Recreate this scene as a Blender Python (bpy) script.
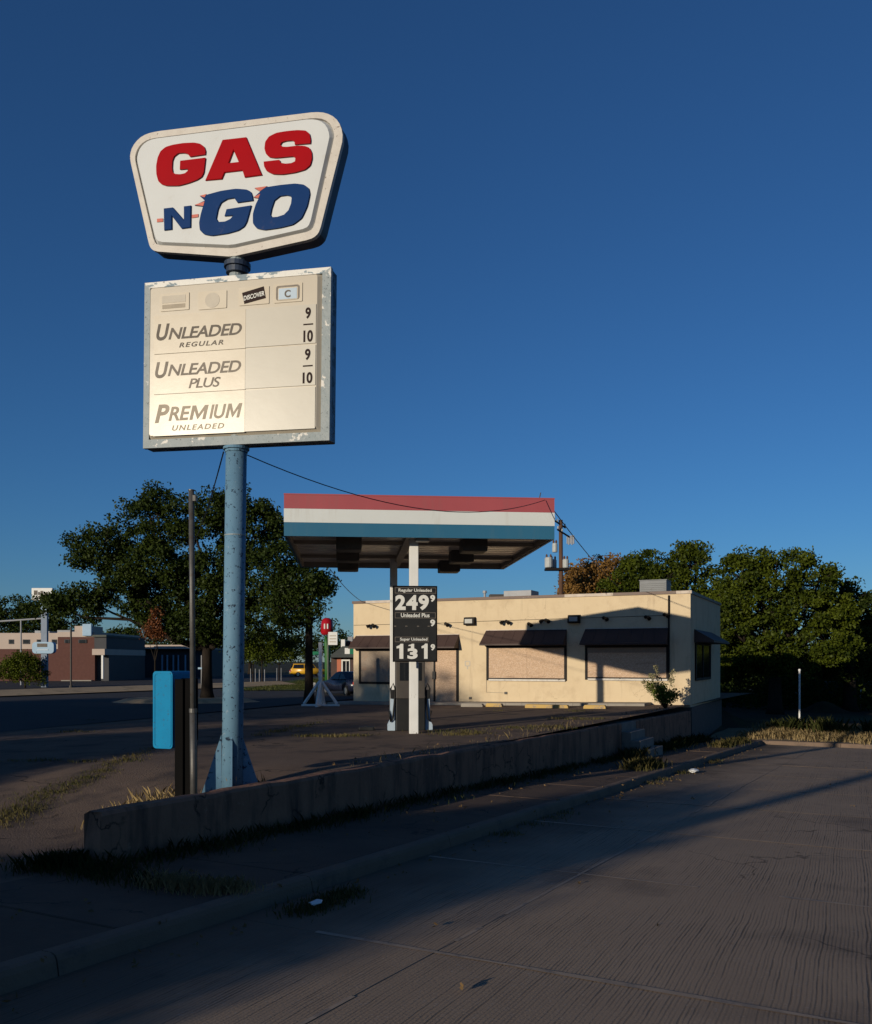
import bpy, bmesh, math, random
import numpy as np
from mathutils import Vector, Matrix, Quaternion
from mathutils.geometry import tessellate_polygon

for o in list(bpy.data.objects): bpy.data.objects.remove(o)
S = bpy.context.scene
COL = S.collection
rad = math.radians

# ------------------------------------------------------------------ camera
EYE = 1.65
cam_d = bpy.data.cameras.new('camera'); cam = bpy.data.objects.new('camera', cam_d); COL.objects.link(cam)
cam.location = (0, 0, EYE); cam.rotation_euler = (rad(90), 0, 0)
cam_d.sensor_fit = 'HORIZONTAL'; cam_d.sensor_width = 36.0
cam_d.lens = 36.0 * 900 / 872; cam_d.shift_y = (661 - 512) / 872
cam_d.clip_start = 0.1; cam_d.clip_end = 5000
S.camera = cam
# ------------------------------------------------------------------ sky and sun
SUN_AZ, SUN_EL = 39.0, 10.5          # the light travels towards +Y, 38 degrees to the right, falling 10.5 degrees
ldir = Vector((math.sin(rad(SUN_AZ)) * math.cos(rad(SUN_EL)), math.cos(rad(SUN_AZ)) * math.cos(rad(SUN_EL)), -math.sin(rad(SUN_EL))))
W = bpy.data.worlds.new('World'); S.world = W; W.use_nodes = True
nt = W.node_tree
sky = nt.nodes.new('ShaderNodeTexSky'); sky.sky_type = 'NISHITA'; sky.sun_disc = False
sky.sun_elevation = rad(SUN_EL); sky.sun_rotation = rad(180 + SUN_AZ)
sky.altitude = 300; sky.air_density = 1.0; sky.dust_density = 0.1; sky.ozone_density = 6.8
bg = nt.nodes['Background']; bg.inputs['Strength'].default_value = 0.085
nt.links.new(sky.outputs[0], bg.inputs['Color'])
sun_d = bpy.data.lights.new('sun', 'SUN'); sun_d.energy = 4.0; sun_d.angle = rad(0.53); sun_d.color = (1.0, 0.90, 0.72)
sun = bpy.data.objects.new('sun', sun_d); COL.objects.link(sun)
sun.rotation_mode = 'QUATERNION'; sun.rotation_quaternion = ldir.to_track_quat('-Z', 'Y'); sun.location = (-30, -40, 30)
S.view_settings.view_transform = 'Standard'; S.view_settings.look = 'None'
S.view_settings.exposure = 0.0; S.view_settings.gamma = 1.0; S.view_settings.use_curve_mapping = False

# ------------------------------------------------------------------ materials
def hexc(r, g, b): return (r, g, b, 1)
def M(name, c1, c2=None, scale=2.0, rough=0.8, bump=0.0, bscale=30.0, spec=0.3, metal=0.0,
      dirt=None, dirt2=None, crack=None, pos=False, stretch=None, detail=5.0, rvar=0.0, trans=0.0):
    m = bpy.data.materials.new(name); m.use_nodes = True
    n = m.node_tree.nodes; l = m.node_tree.links; b = n['Principled BSDF']
    b.inputs['Roughness'].default_value = rough; b.inputs['Metallic'].default_value = metal
    b.inputs['Specular IOR Level'].default_value = spec
    if pos: co = n.new('ShaderNodeNewGeometry').outputs['Position']
    else: co = n.new('ShaderNodeTexCoord').outputs['Object']
    if stretch:
        mp = n.new('ShaderNodeMapping'); mp.inputs['Scale'].default_value = stretch; l.new(co, mp.inputs['Vector']); cs = mp.outputs[0]
    else: cs = co
    col = None
    if c2 is None: c2 = tuple(x * 0.86 for x in c1)
    def noise(sc, vec, dt=detail, rg=0.6):
        t = n.new('ShaderNodeTexNoise'); t.inputs['Scale'].default_value = sc; t.inputs['Detail'].default_value = dt
        t.inputs['Roughness'].default_value = rg; l.new(vec, t.inputs['Vector']); return t.outputs['Fac']
    def ramp(f, lo, hi):
        r = n.new('ShaderNodeMapRange'); r.inputs['From Min'].default_value = lo; r.inputs['From Max'].default_value = hi
        l.new(f, r.inputs['Value']); return r.outputs[0]
    def mix(f, a, bcol):
        x = n.new('ShaderNodeMix'); x.data_type = 'RGBA'; l.new(f, x.inputs[0])
        if isinstance(a, tuple): x.inputs[6].default_value = (*a[:3], 1)
        else: l.new(a, x.inputs[6])
        x.inputs[7].default_value = (*bcol[:3], 1); return x.outputs[2]
    f0 = noise(scale, cs)
    col = mix(ramp(f0, 0.3, 0.7), tuple(c1), tuple(c2))
    for d in (dirt, dirt2):
        if d:
            dc, dsc, lo, hi = d[:4]; vec = co
            if len(d) > 4:
                mp = n.new('ShaderNodeMapping'); mp.inputs['Scale'].default_value = d[4]; l.new(co, mp.inputs['Vector']); vec = mp.outputs[0]
            col = mix(ramp(noise(dsc, vec, 6.0, 0.65), lo, hi), col, dc)
    if crack:
        csc, cw_, cc = crack
        wv = n.new('ShaderNodeTexNoise'); wv.inputs['Scale'].default_value = csc * 3; wv.inputs['Detail'].default_value = 5; l.new(co, wv.inputs['Vector'])
        ad = n.new('ShaderNodeVectorMath'); ad.operation = 'MULTIPLY_ADD'; ad.inputs[1].default_value = (.55 / csc,) * 3; l.new(wv.outputs['Color'], ad.inputs[0]); l.new(co, ad.inputs[2])
        vo = n.new('ShaderNodeTexVoronoi'); vo.feature = 'DISTANCE_TO_EDGE'; vo.inputs['Scale'].default_value = csc; l.new(ad.outputs[0], vo.inputs['Vector'])
        gate = ramp(noise(csc * 1.3, co), .46, .54)
        g2_ = n.new('ShaderNodeMath'); g2_.operation = 'MULTIPLY'; l.new(ramp(vo.outputs['Distance'], cw_ * csc, 0.0), g2_.inputs[0]); l.new(gate, g2_.inputs[1])
        col = mix(g2_.outputs[0], col, cc)
    l.new(col, b.inputs['Base Color'])
    if rvar:
        a = n.new('ShaderNodeMapRange'); a.inputs['To Min'].default_value = rough - rvar; a.inputs['To Max'].default_value = rough + rvar
        l.new(noise(scale * 2.3, co), a.inputs['Value']); l.new(a.outputs[0], b.inputs['Roughness'])
    if bump:
        bp = n.new('ShaderNodeBump'); bp.inputs['Strength'].default_value = bump; bp.inputs['Distance'].default_value = 0.02
        l.new(noise(bscale, cs, 4.0), bp.inputs['Height']); l.new(bp.outputs[0], b.inputs['Normal'])
    return m

def leaf_mat(name, c1, c2, c3=None):
    m = bpy.data.materials.new(name); m.use_nodes = True
    n = m.node_tree.nodes; l = m.node_tree.links
    n.remove(n['Principled BSDF']); out = n['Material Output']
    g = n.new('ShaderNodeNewGeometry')
    r = n.new('ShaderNodeValToRGB'); r.color_ramp.elements[0].color = (*c1, 1); r.color_ramp.elements[1].color = (*c2, 1)
    if c3: e = r.color_ramp.elements.new(0.9); e.color = (*c2, 1); r.color_ramp.elements[2].color = (*c3, 1)
    ns = n.new('ShaderNodeTexNoise'); ns.inputs['Scale'].default_value = 0.75; ns.inputs['Detail'].default_value = 2; l.new(g.outputs['Position'], ns.inputs['Vector'])
    mr = n.new('ShaderNodeMapRange'); mr.inputs['From Min'].default_value = .38; mr.inputs['From Max'].default_value = .64; l.new(ns.outputs['Fac'], mr.inputs['Value'])
    mx = n.new('ShaderNodeMath'); mx.operation = 'MULTIPLY_ADD'; mx.inputs[1].default_value = .55; l.new(g.outputs['Random Per Island'], mx.inputs[0])
    m2 = n.new('ShaderNodeMath'); m2.operation = 'MULTIPLY'; m2.inputs[1].default_value = .45; l.new(mr.outputs[0], m2.inputs[0]); l.new(m2.outputs[0], mx.inputs[2])
    l.new(mx.outputs[0], r.inputs[0])
    d = n.new('ShaderNodeBsdfDiffuse'); t = n.new('ShaderNodeBsdfTranslucent'); s = n.new('ShaderNodeBsdfGlossy'); s.inputs['Roughness'].default_value = 0.5
    l.new(r.outputs[0], d.inputs[0]); l.new(r.outputs[0], t.inputs[0]); s.inputs[0].default_value = (0.5, 0.5, 0.5, 1)
    a = n.new('ShaderNodeMixShader'); a.inputs[0].default_value = 0.22; l.new(d.outputs[0], a.inputs[1]); l.new(t.outputs[0], a.inputs[2])
    b = n.new('ShaderNodeMixShader'); b.inputs[0].default_value = 0.012; l.new(a.outputs[0], b.inputs[1]); l.new(s.outputs[0], b.inputs[2])
    l.new(b.outputs[0], out.inputs[0]); return m

mt = {}
mt['bluepaint'] = M('blue_pole_paint', (0.105, 0.20, 0.285), (0.125, 0.225, 0.31), 3, 0.55, 0.15, 25, 0.08, dirt=((0.02, 0.03, 0.05), 17, 0.595, 0.63), dirt2=((0.19, 0.27, 0.34), 14, 0.62, 0.66))
mt['bluebox'] = M('cyan_box_paint', (0.003, 0.19, 0.37), (0.003, 0.165, 0.33), 4, 0.5, 0.1, 60, 0.08, dirt=((0.03, 0.10, 0.16), 24, 0.605, 0.635))
mt['signface'] = M('white_sign_plastic', (0.565, 0.57, 0.565), (0.53, 0.53, 0.52), 1.2, 0.4, 0.0, 5, 0.15, dirt=((0.44, 0.41, 0.37), 2.5, 0.6, 0.85))
mt['signrim'] = M('dirty_white_rim', (0.55, 0.50, 0.44), (0.48, 0.425, 0.37), 5, 0.5, 0.2, 20, dirt=((0.13, 0.08, 0.05), 16, 0.64, 0.68))
mt['signside'] = M('dark_blue_sheet_metal', (0.035, 0.05, 0.085), (0.02, 0.03, 0.05), 3, 0.5, 0.15, 12, dirt=((0.10, 0.06, 0.04), 7, 0.64, 0.7))
mt['red'] = M('red_sign_plastic', (0.34, 0.004, 0.007), (0.31, 0.004, 0.007), 3, 0.22, spec=0.08)
mt['navy'] = M('blue_sign_plastic', (0.006, 0.032, 0.12), (0.008, 0.036, 0.13), 3, 0.22, spec=0.08, dirt=((0.05, 0.055, 0.12), 6, 0.62, 0.8))
mt['orange'] = M('faded_red_flame', (0.5, 0.09, 0.05), None, 3, 0.4)
mt['creampanel'] = M('cream_sign_plastic', (0.50, 0.435, 0.345), (0.46, 0.40, 0.32), 1.1, 0.27, 0.05, 3, 0.22, dirt=((0.40, 0.32, 0.235), 2.2, 0.62, 0.9))
mt['creampanel2'] = M('cream_sign_strip', (0.53, 0.46, 0.36), (0.48, 0.40, 0.30), 1.5, 0.27, 0.05, 3, 0.22)
mt['greypanel'] = M('pale_sign_strip', (0.45, 0.41, 0.345), (0.48, 0.435, 0.365), 1.5, 0.3, 0.05, 3, 0.18)
mt['cab_frame'] = M('peeling_blue_frame', (0.20, 0.235, 0.245), (0.26, 0.285, 0.29), 6, 0.5, 0.3, 20, dirt=((0.62, 0.58, 0.53), 3.5, 0.585, 0.61), dirt2=((0.05, 0.06, 0.07), 30, 0.62, 0.66))
mt['cab_peeled'] = M('peeled_top_frame', (0.15, 0.20, 0.23), (0.20, 0.25, 0.28), 6, 0.5, 0.3, 20, dirt=((0.66, 0.63, 0.58), 3.2, 0.44, 0.47, (1, 1, 2)), dirt2=((0.08, 0.08, 0.08), 14, 0.66, 0.69))
mt['cab_side'] = M('peeling_blue_side', (0.08, 0.14, 0.21), (0.06, 0.11, 0.17), 5, 0.5, 0.3, 20, dirt=((0.01, 0.012, 0.02), 7, 0.5, 0.53), dirt2=((0.5, 0.5, 0.5), 12, 0.66, 0.68))
mt['ink'] = M('faded_grey_print', (0.115, 0.098, 0.082), (0.165, 0.14, 0.118), 9, 0.6, spec=0.1)
mt['ink2'] = M('more_faded_grey_print', (0.26, 0.22, 0.185), (0.17, 0.145, 0.12), 7, 0.6, spec=0.1)
mt['ink3'] = M('most_faded_print', (0.40, 0.335, 0.26), (0.33, 0.28, 0.215), 7, 0.6, spec=0.1)
mt['darkink'] = M('dark_brown_digit', (0.025, 0.012, 0.010), None, 4, 0.6, spec=0.1)
mt['ghost'] = M('ghosted_print', (0.46, 0.40, 0.32), (0.41, 0.355, 0.285), 7, 0.5)
mt['white'] = M('white_paint', (0.72, 0.70, 0.67), (0.66, 0.64, 0.60), 3, 0.55, 0.05, 30, dirt=((0.4, 0.36, 0.30), 5, 0.62, 0.8))
mt['postwhite'] = M('white_post_paint', (0.74, 0.72, 0.69), (0.66, 0.64, 0.61), 2, 0.5, 0.1, 40, dirt=((0.35, 0.30, 0.25), 7, 0.64, 0.75))
mt['palebox'] = M('pale_blue_enamel', (0.42, 0.50, 0.58), (0.36, 0.44, 0.52), 6, 0.5, dirt=((0.2, 0.2, 0.2), 12, 0.64, 0.7))
mt['black'] = M('black_sign', (0.012, 0.012, 0.012), (0.018, 0.017, 0.016), 4, 0.5, 0.1, 40)
mt['digit'] = M('white_digit', (0.70, 0.68, 0.63), (0.62, 0.60, 0.55), 8, 0.5, dirt=((0.35, 0.33, 0.3), 25, 0.62, 0.75))
mt['blackmetal'] = M('black_steel', (0.005, 0.005, 0.005), (0.007, 0.006, 0.006), 6, 0.9, 0.0, 20, 0.03, stretch=(1, 1, 0.2))
mt['galv'] = M('galvanised_pipe', (0.12, 0.115, 0.11), (0.08, 0.075, 0.07), 8, 0.5, 0.1, 30, metal=0.4, dirt=((0.09, 0.07, 0.055), 10, 0.58, 0.7))
mt['rubber'] = M('black_rubber', (0.01, 0.01, 0.01), None, 5, 0.6)
mt['wire'] = M('wire', (0.012, 0.012, 0.014), None, 5, 0.6)
mt['redstripe'] = M('faded_red_fascia', (0.36, 0.075, 0.085), (0.31, 0.065, 0.075), 0.8, 0.55, dirt=((0.27, 0.09, 0.09), 2, 0.52, 0.9, (2, 2, .25)))
mt['whitestripe'] = M('white_fascia', (0.61, 0.625, 0.61), (0.575, 0.585, 0.565), 0.8, 0.55, dirt=((0.42, 0.38, 0.33), 2, 0.56, 0.95, (2, 2, .25)))
mt['bluestripe'] = M('faded_blue_fascia', (0.020, 0.110, 0.195), (0.026, 0.122, 0.21), 0.8, 0.5, dirt=((0.05, 0.13, 0.19), 2, 0.52, 0.9, (2, 2, .25)))
mt['deck'] = M('canopy_deck', (0.80, 0.72, 0.63), (0.72, 0.65, 0.57), 1.5, 0.25, spec=0.8, dirt=((0.40, 0.32, 0.25), 1.3, 0.55, 0.85))
mt['deckbeam'] = M('brown_steel_beam', (0.34, 0.29, 0.245), (0.28, 0.24, 0.20), 3, 0.6)
mt['darksteel'] = M('dark_painted_steel', (0.05, 0.042, 0.038), (0.07, 0.06, 0.05), 3, 0.6)
mt['fixture'] = M('dark_light_box', (0.09, 0.08, 0.07), (0.06, 0.055, 0.05), 4, 0.55)
mt['lens'] = M('light_lens', (0.35, 0.34, 0.31), None, 4, 0.3)
mt['stucco'] = M('cream_stucco', (0.625, 0.495, 0.325), (0.585, 0.455, 0.295), 1.6, 0.9, 0.35, 55, 0.15, dirt=((0.46, 0.345, 0.22), 1.3, 0.52, 0.85), dirt2=((0.40, 0.30, 0.20), 2.0, 0.56, 0.85, (1.6, 1.6, .18)), crack=(0.35, 0.010, (0.42, 0.32, 0.21)))
mt['plinth'] = M('brown_plinth', (0.13, 0.10, 0.085), (0.10, 0.08, 0.07), 3, 0.9, 0.4, 40, dirt=((0.07, 0.055, 0.05), 4, 0.55, 0.75))
mt['cap'] = M('brown_cap_flashing', (0.13, 0.075, 0.055), (0.10, 0.06, 0.045), 3, 0.5, 0.1, 20, dirt=((0.25, 0.19, 0.15), 6, 0.62, 0.75))
mt['cappale'] = M('pale_cap_flashing', (0.55, 0.46, 0.38), (0.42, 0.34, 0.27), 4, 0.55, dirt=((0.13, 0.08, 0.06), 5, 0.58, 0.68))  # paler flashing tone for some cap lengths and the awning tops
mt['awning'] = M('brown_awning_metal', (0.062, 0.037, 0.031), (0.052, 0.031, 0.026), 2.5, 0.6, 0.1, 25, dirt=((0.10, 0.07, 0.06), 7, 0.66, 0.8))
mt['frame'] = M('dark_window_frame', (0.010, 0.008, 0.0075), (0.016, 0.012, 0.010), 5, 0.6, spec=0.15)
mt['sill'] = M('peeled_white_sill', (0.62, 0.58, 0.52), (0.45, 0.40, 0.35), 7, 0.6, dirt=((0.1, 0.07, 0.06), 6, 0.62, 0.66))
mt['osb'] = M('chipboard', (0.60, 0.42, 0.285), (0.38, 0.25, 0.16), 20, 0.85, 0.2, 60, 0.15, stretch=(1, 1, 1.7), dirt=((0.60, 0.47, 0.36), 30, 0.56, 0.62), dirt2=((0.22, 0.12, 0.07), 2.2, 0.58, 0.8, (.5, 1, 2.5)))
mt['osb2'] = M('weathered_plywood', (0.30, 0.24, 0.19), (0.24, 0.185, 0.14), 18, 0.85, 0.2, 60, 0.15, dirt=((0.35, 0.20, 0.12), 2, 0.55, 0.75))
mt['glass'] = M('dark_glass', (0.012, 0.014, 0.017), None, 3, 0.12, spec=0.5)
mt['acshade'] = M('shaded_grey_roof_unit', (0.15, 0.155, 0.165), (0.12, 0.125, 0.13), 3, 0.5, dirt=((0.09, 0.08, 0.075), 5, 0.62, 0.75))  # shade on the louvred unit put into a darker base grey
mt['galvbox'] = M('grey_roof_unit', (0.30, 0.30, 0.31), (0.24, 0.24, 0.25), 3, 0.5, dirt=((0.2, 0.17, 0.15), 5, 0.62, 0.75))
mt['stopyellow'] = M('worn_yellow_kerb', (0.50, 0.33, 0.10), (0.46, 0.30, 0.12), 5, 0.85, 0.3, 30, dirt=((0.24, 0.20, 0.16), 5, 0.56, 0.66))
mt['conc'] = M('pale_concrete', (0.30, 0.265, 0.225), (0.25, 0.22, 0.185), 2, 0.9, 0.3, 30)
mt['wallconc'] = M('stained_brown_concrete', (0.30, 0.155, 0.098), (0.22, 0.115, 0.076), 2.2, 0.9, 0.55, 18, 0.15, pos=True, dirt=((0.065, 0.045, 0.038), 3.5, 0.48, 0.72, (1, 1, 0.18)), dirt2=((0.30, 0.19, 0.13), 10, 0.62, 0.74), crack=(0.8, 0.02, (0.03, 0.022, 0.018)))
mt['step'] = M('step_concrete', (0.24, 0.20, 0.165), (0.18, 0.15, 0.125), 3, 0.9, 0.3, 25, pos=True, dirt=((0.13, 0.11, 0.1), 5, 0.58, 0.75))
mt['sidewalk'] = M('sidewalk_concrete', (0.130, 0.086, 0.060), (0.095, 0.064, 0.047), 1.3, 0.9, 0.5, 45, 0.15, pos=True, dirt=((0.065, 0.048, 0.039), 1.1, 0.52, 0.75), dirt2=((0.14, 0.10, 0.08), 9, 0.66, 0.76), crack=(0.45, 0.018, (0.025, 0.02, 0.017)))
mt['kerb'] = M('kerb_concrete', (0.19, 0.132, 0.095), (0.155, 0.108, 0.079), 2, 0.9, 0.5, 45, 0.15, pos=True, dirt=((0.09, 0.075, 0.066), 2.4, 0.52, 0.7))
mt['lot'] = M('forecourt_asphalt', (0.170, 0.117, 0.084), (0.13, 0.09, 0.066), 0.7, 0.92, 0.7, 40, 0.12, pos=True, dirt=((0.042, 0.035, 0.033), 0.9, 0.5, 0.72), dirt2=((0.19, 0.14, 0.105), 5, 0.62, 0.78), crack=(0.32, 0.035, (0.022, 0.018, 0.014)))
mt['road'] = M('road_asphalt', (0.045, 0.043, 0.045), (0.055, 0.052, 0.052), 0.6, 0.9, 0.3, 40, 0.12, pos=True)
mt['tan'] = M('tan_dry_strip', (0.50, 0.36, 0.21), (0.42, 0.30, 0.18), 0.8, 0.95, 0.3, 20, 0.1, pos=True, dirt=((0.16, 0.13, 0.08), 1.1, 0.56, 0.75))
mt['dirt'] = M('bare_ground', (0.042, 0.033, 0.022), (0.03, 0.025, 0.016), 0.25, 0.95, 0.4, 8, 0.1, pos=True, dirt=((0.06, 0.065, 0.03), 0.15, 0.48, 0.6))
mt['verge'] = M('dry_verge_soil', (0.28, 0.21, 0.125), (0.21, 0.155, 0.09), 0.9, 0.95, 0.5, 15, 0.1, pos=True)
mt['lawn'] = M('lawn_soil', (0.06, 0.085, 0.025), (0.09, 0.10, 0.035), 0.9, 0.95, 0.5, 15, 0.1, pos=True)
mt['bark'] = M('bark', (0.028, 0.021, 0.016), (0.018, 0.014, 0.011), 8, 0.95, 0.6, 20, 0.1, stretch=(1, 1, 0.25))
mt['barkpole'] = M('weathered_pole_wood', (0.12, 0.065, 0.042), (0.08, 0.045, 0.03), 6, 0.9, 0.3, 20, 0.1, stretch=(1, 1, 0.15))
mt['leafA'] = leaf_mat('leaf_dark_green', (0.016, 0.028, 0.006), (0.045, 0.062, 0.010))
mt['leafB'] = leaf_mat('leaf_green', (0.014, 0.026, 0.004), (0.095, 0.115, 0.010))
mt['leafC'] = leaf_mat('leaf_autumn', (0.16, 0.085, 0.025), (0.26, 0.14, 0.04), (0.09, 0.10, 0.03))
mt['leafD'] = leaf_mat('leaf_dead', (0.14, 0.05, 0.02), (0.20, 0.075, 0.03))
mt['leafE'] = leaf_mat('leaf_shrub', (0.06, 0.095, 0.012), (0.16, 0.18, 0.035))
mt['leafF'] = leaf_mat('leaf_pale_seed', (0.22, 0.20, 0.10), (0.38, 0.33, 0.2))
mt['grassdry'] = leaf_mat('dry_grass', (0.26, 0.185, 0.085), (0.46, 0.34, 0.17), (0.14, 0.14, 0.045))
mt['grassgreen'] = leaf_mat('green_grass', (0.035, 0.048, 0.014), (0.085, 0.09, 0.028), (0.22, 0.165, 0.07))
mt['grassmix'] = leaf_mat('mixed_grass', (0.045, 0.055, 0.016), (0.17, 0.13, 0.05), (0.28, 0.21, 0.1))
mt['brick'] = M('red_brick', (0.105, 0.045, 0.036), (0.085, 0.036, 0.029), 4, 0.9, dirt=((0.1, 0.04, 0.03), 2, 0.55, 0.75))
mt['farcream'] = M('pale_block_wall', (0.46, 0.37, 0.31), (0.42, 0.335, 0.28), 1, 0.9, dirt=((0.42, 0.33, 0.27), 3, 0.6, 0.75))
mt['fardark'] = M('dark_facade', (0.05, 0.05, 0.055), (0.04, 0.04, 0.045), 1, 0.7)
mt['signblue'] = M('pale_blue_sign', (0.30, 0.42, 0.54), (0.26, 0.38, 0.50), 2, 0.5)
mt['signpost'] = M('grey_blue_steel', (0.17, 0.21, 0.28), (0.14, 0.18, 0.24), 2, 0.5)
mt['green'] = M('green_paint', (0.025, 0.11, 0.02), (0.02, 0.09, 0.018), 3, 0.5)
mt['greensign'] = M('street_sign_green', (0.01, 0.16, 0.08), None, 3, 0.4)
mt['redgloss'] = M('red_gloss', (0.36, 0.008, 0.015), (0.30, 0.008, 0.012), 3, 0.25)
mt['slate'] = M('grey_shingle', (0.095, 0.10, 0.085), (0.075, 0.08, 0.07), 3, 0.85, 0.3, 20)
mt['coral'] = M('coral_paint', (0.50, 0.16, 0.09), None, 2, 0.8)
mt['brownwall'] = M('brown_wall', (0.09, 0.055, 0.045), (0.07, 0.045, 0.04), 2, 0.85)
mt['carnavy'] = M('dark_navy_car_paint', (0.012, 0.016, 0.035), None, 3, 0.25, spec=0.5)
mt['caryellow'] = M('yellow_car_paint', (0.60, 0.32, 0.02), None, 3, 0.3, spec=0.5)
mt['redlamp'] = M('tail_lamp_red', (0.45, 0.03, 0.015), None, 3, 0.2)
mt['chrome'] = M('chrome', (0.6, 0.6, 0.6), None, 3, 0.25, metal=0.9)
mt['dumpster'] = M('dark_green_enamel', (0.015, 0.045, 0.035), (0.012, 0.035, 0.028), 2, 0.6)
mt['paper'] = M('white_litter', (0.75, 0.74, 0.72), None, 9, 0.8)
mt['ceram'] = M('grey_transformer', (0.42, 0.43, 0.42), (0.34, 0.35, 0.34), 4, 0.5)
mt['leaflitter'] = leaf_mat('fallen_leaf', (0.12, 0.075, 0.035), (0.24, 0.15, 0.07), (0.3, 0.2, 0.1))

def street_material():
    m = bpy.data.materials.new('tined_street_concrete'); m.use_nodes = True
    n = m.node_tree.nodes; l = m.node_tree.links; b = n['Principled BSDF']
    b.inputs['Roughness'].default_value = 0.9; b.inputs['Specular IOR Level'].default_value = 0.12
    P = n.new('ShaderNodeNewGeometry').outputs['Position']
    a = rad(25)
    def dot(v):
        d = n.new('ShaderNodeVectorMath'); d.operation = 'DOT_PRODUCT'; d.inputs[1].default_value = v; l.new(P, d.inputs[0]); return d.outputs['Value']
    def mth(op, x, y):
        t = n.new('ShaderNodeMath'); t.operation = op
        for i, q in enumerate((x, y)):
            if isinstance(q, (int, float)): t.inputs[i].default_value = q
            else: l.new(q, t.inputs[i])
        return t.outputs[0]
    def noise(vec, sc, dt=3.0):
        t = n.new('ShaderNodeTexNoise'); t.inputs['Scale'].default_value = sc; t.inputs['Detail'].default_value = dt; l.new(vec, t.inputs['Vector']); return t.outputs['Fac']
    cross = dot((math.cos(a), -math.sin(a), 0)); along = dot((math.sin(a), math.cos(a), 0))
    # the rake wandered: one shared sideways drift plus quicker bends; each furrow has its own strength
    def nz2(kc, ka, dt):
        cw = n.new('ShaderNodeCombineXYZ'); l.new(mth('MULTIPLY', cross, kc), cw.inputs[0]); l.new(mth('MULTIPLY', along, ka), cw.inputs[1]); return mth('SUBTRACT', noise(cw.outputs[0], 1.0, dt), 0.5)
    drift = mth('ADD', mth('MULTIPLY', nz2(.16, .5, 1.0), 0.07), mth('MULTIPLY', nz2(2.2, 3.0, 3.0), 0.022))
    c2 = mth('MULTIPLY', mth('ADD', cross, drift), 1 / 0.032)
    fr = mth('FRACT', c2, 0); idx = mth('FLOOR', c2, 0)
    wn = n.new('ShaderNodeTexWhiteNoise'); wn.noise_dimensions = '1D'; l.new(idx, wn.inputs['W'])
    cv = n.new('ShaderNodeCombineXYZ'); l.new(mth('MULTIPLY', idx, 3.7), cv.inputs[0]); l.new(mth('MULTIPLY', along, 2.4), cv.inputs[1])
    seg = noise(cv.outputs[0], 1.0, 3.0)
    off = mth('ABSOLUTE', mth('SUBTRACT', fr, mth('ADD', 0.26, mth('MULTIPLY', wn.outputs['Color'], 0.48))), 0)
    wd = mth('ADD', 0.08, mth('MULTIPLY', seg, 0.30))
    groove = n.new('ShaderNodeMapRange'); groove.interpolation_type = 'SMOOTHSTEP'; l.new(mth('DIVIDE', off, wd), groove.inputs['Value']); groove.inputs['From Min'].default_value = 0.35; groove.inputs['From Max'].default_value = 1.25
    pk = n.new('ShaderNodeMapRange'); pk.inputs['From Min'].default_value = .34; pk.inputs['From Max'].default_value = .60; l.new(seg, pk.inputs['Value'])
    dep = mth('MULTIPLY', mth('ADD', 0.38, mth('MULTIPLY', mth('POWER', wn.outputs['Value'], 2.2), 0.62)), mth('ADD', .35, mth('MULTIPLY', pk.outputs[0], .65)))
    # worn, smoother patches
    wear = n.new('ShaderNodeMapRange'); wear.inputs['From Min'].default_value = 0.36; wear.inputs['From Max'].default_value = 0.62; l.new(noise(P, 0.42, 4.0), wear.inputs['Value'])
    amt = mth('MULTIPLY', mth('ADD', .25, mth('MULTIPLY', wear.outputs[0], .75)), dep)
    gro = mth('SUBTRACT', 1.0, mth('MULTIPLY', mth('SUBTRACT', 1.0, groove.outputs[0]), amt))
    fine = noise(P, 55, 4.0)
    def mix(f, A, B):
        x = n.new('ShaderNodeMix'); x.data_type = 'RGBA'; l.new(f, x.inputs[0])
        for i, c in ((6, A), (7, B)):
            if isinstance(c, tuple): x.inputs[i].default_value = (*c, 1)
            else: l.new(c, x.inputs[i])
        return x.outputs[2]
    base = mix(noise(P, 0.8, 5.0), (0.255, 0.182, 0.126), (0.34, 0.248, 0.173))
    st = n.new('ShaderNodeMapRange'); st.inputs['From Min'].default_value = 0.56; st.inputs['From Max'].default_value = 0.75; l.new(noise(P, 0.55, 6.0), st.inputs['Value'])
    base = mix(st.outputs[0], base, (0.16, 0.118, 0.088))
    base = mix(mth('MULTIPLY', mth('SUBTRACT', 1.0, gro), 0.75), base, (0.050, 0.036, 0.027))
    sp = n.new('ShaderNodeMapRange'); sp.inputs['From Min'].default_value = 0.62; sp.inputs['From Max'].default_value = 0.75; l.new(noise(P, 34, 2.0), sp.inputs['Value'])
    base = mix(mth('MULTIPLY', sp.outputs[0], 0.5), base, (0.33, 0.28, 0.25))
    wv = n.new('ShaderNodeTexNoise'); wv.inputs['Scale'].default_value = 1.1; wv.inputs['Detail'].default_value = 5; l.new(P, wv.inputs['Vector'])
    ad = n.new('ShaderNodeVectorMath'); ad.operation = 'MULTIPLY_ADD'; ad.inputs[1].default_value = (1.6, 1.6, 1.6); l.new(wv.outputs['Color'], ad.inputs[0]); l.new(P, ad.inputs[2])
    vo = n.new('ShaderNodeTexVoronoi'); vo.feature = 'DISTANCE_TO_EDGE'; vo.inputs['Scale'].default_value = 0.2; l.new(ad.outputs[0], vo.inputs['Vector'])
    ck = n.new('ShaderNodeMapRange'); ck.inputs['From Min'].default_value = .0045; ck.inputs['From Max'].default_value = 0; l.new(vo.outputs['Distance'], ck.inputs['Value'])
    gt = n.new('ShaderNodeMapRange'); gt.inputs['From Min'].default_value = .48; gt.inputs['From Max'].default_value = .53; l.new(noise(P, .3, 3.0), gt.inputs['Value'])
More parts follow.
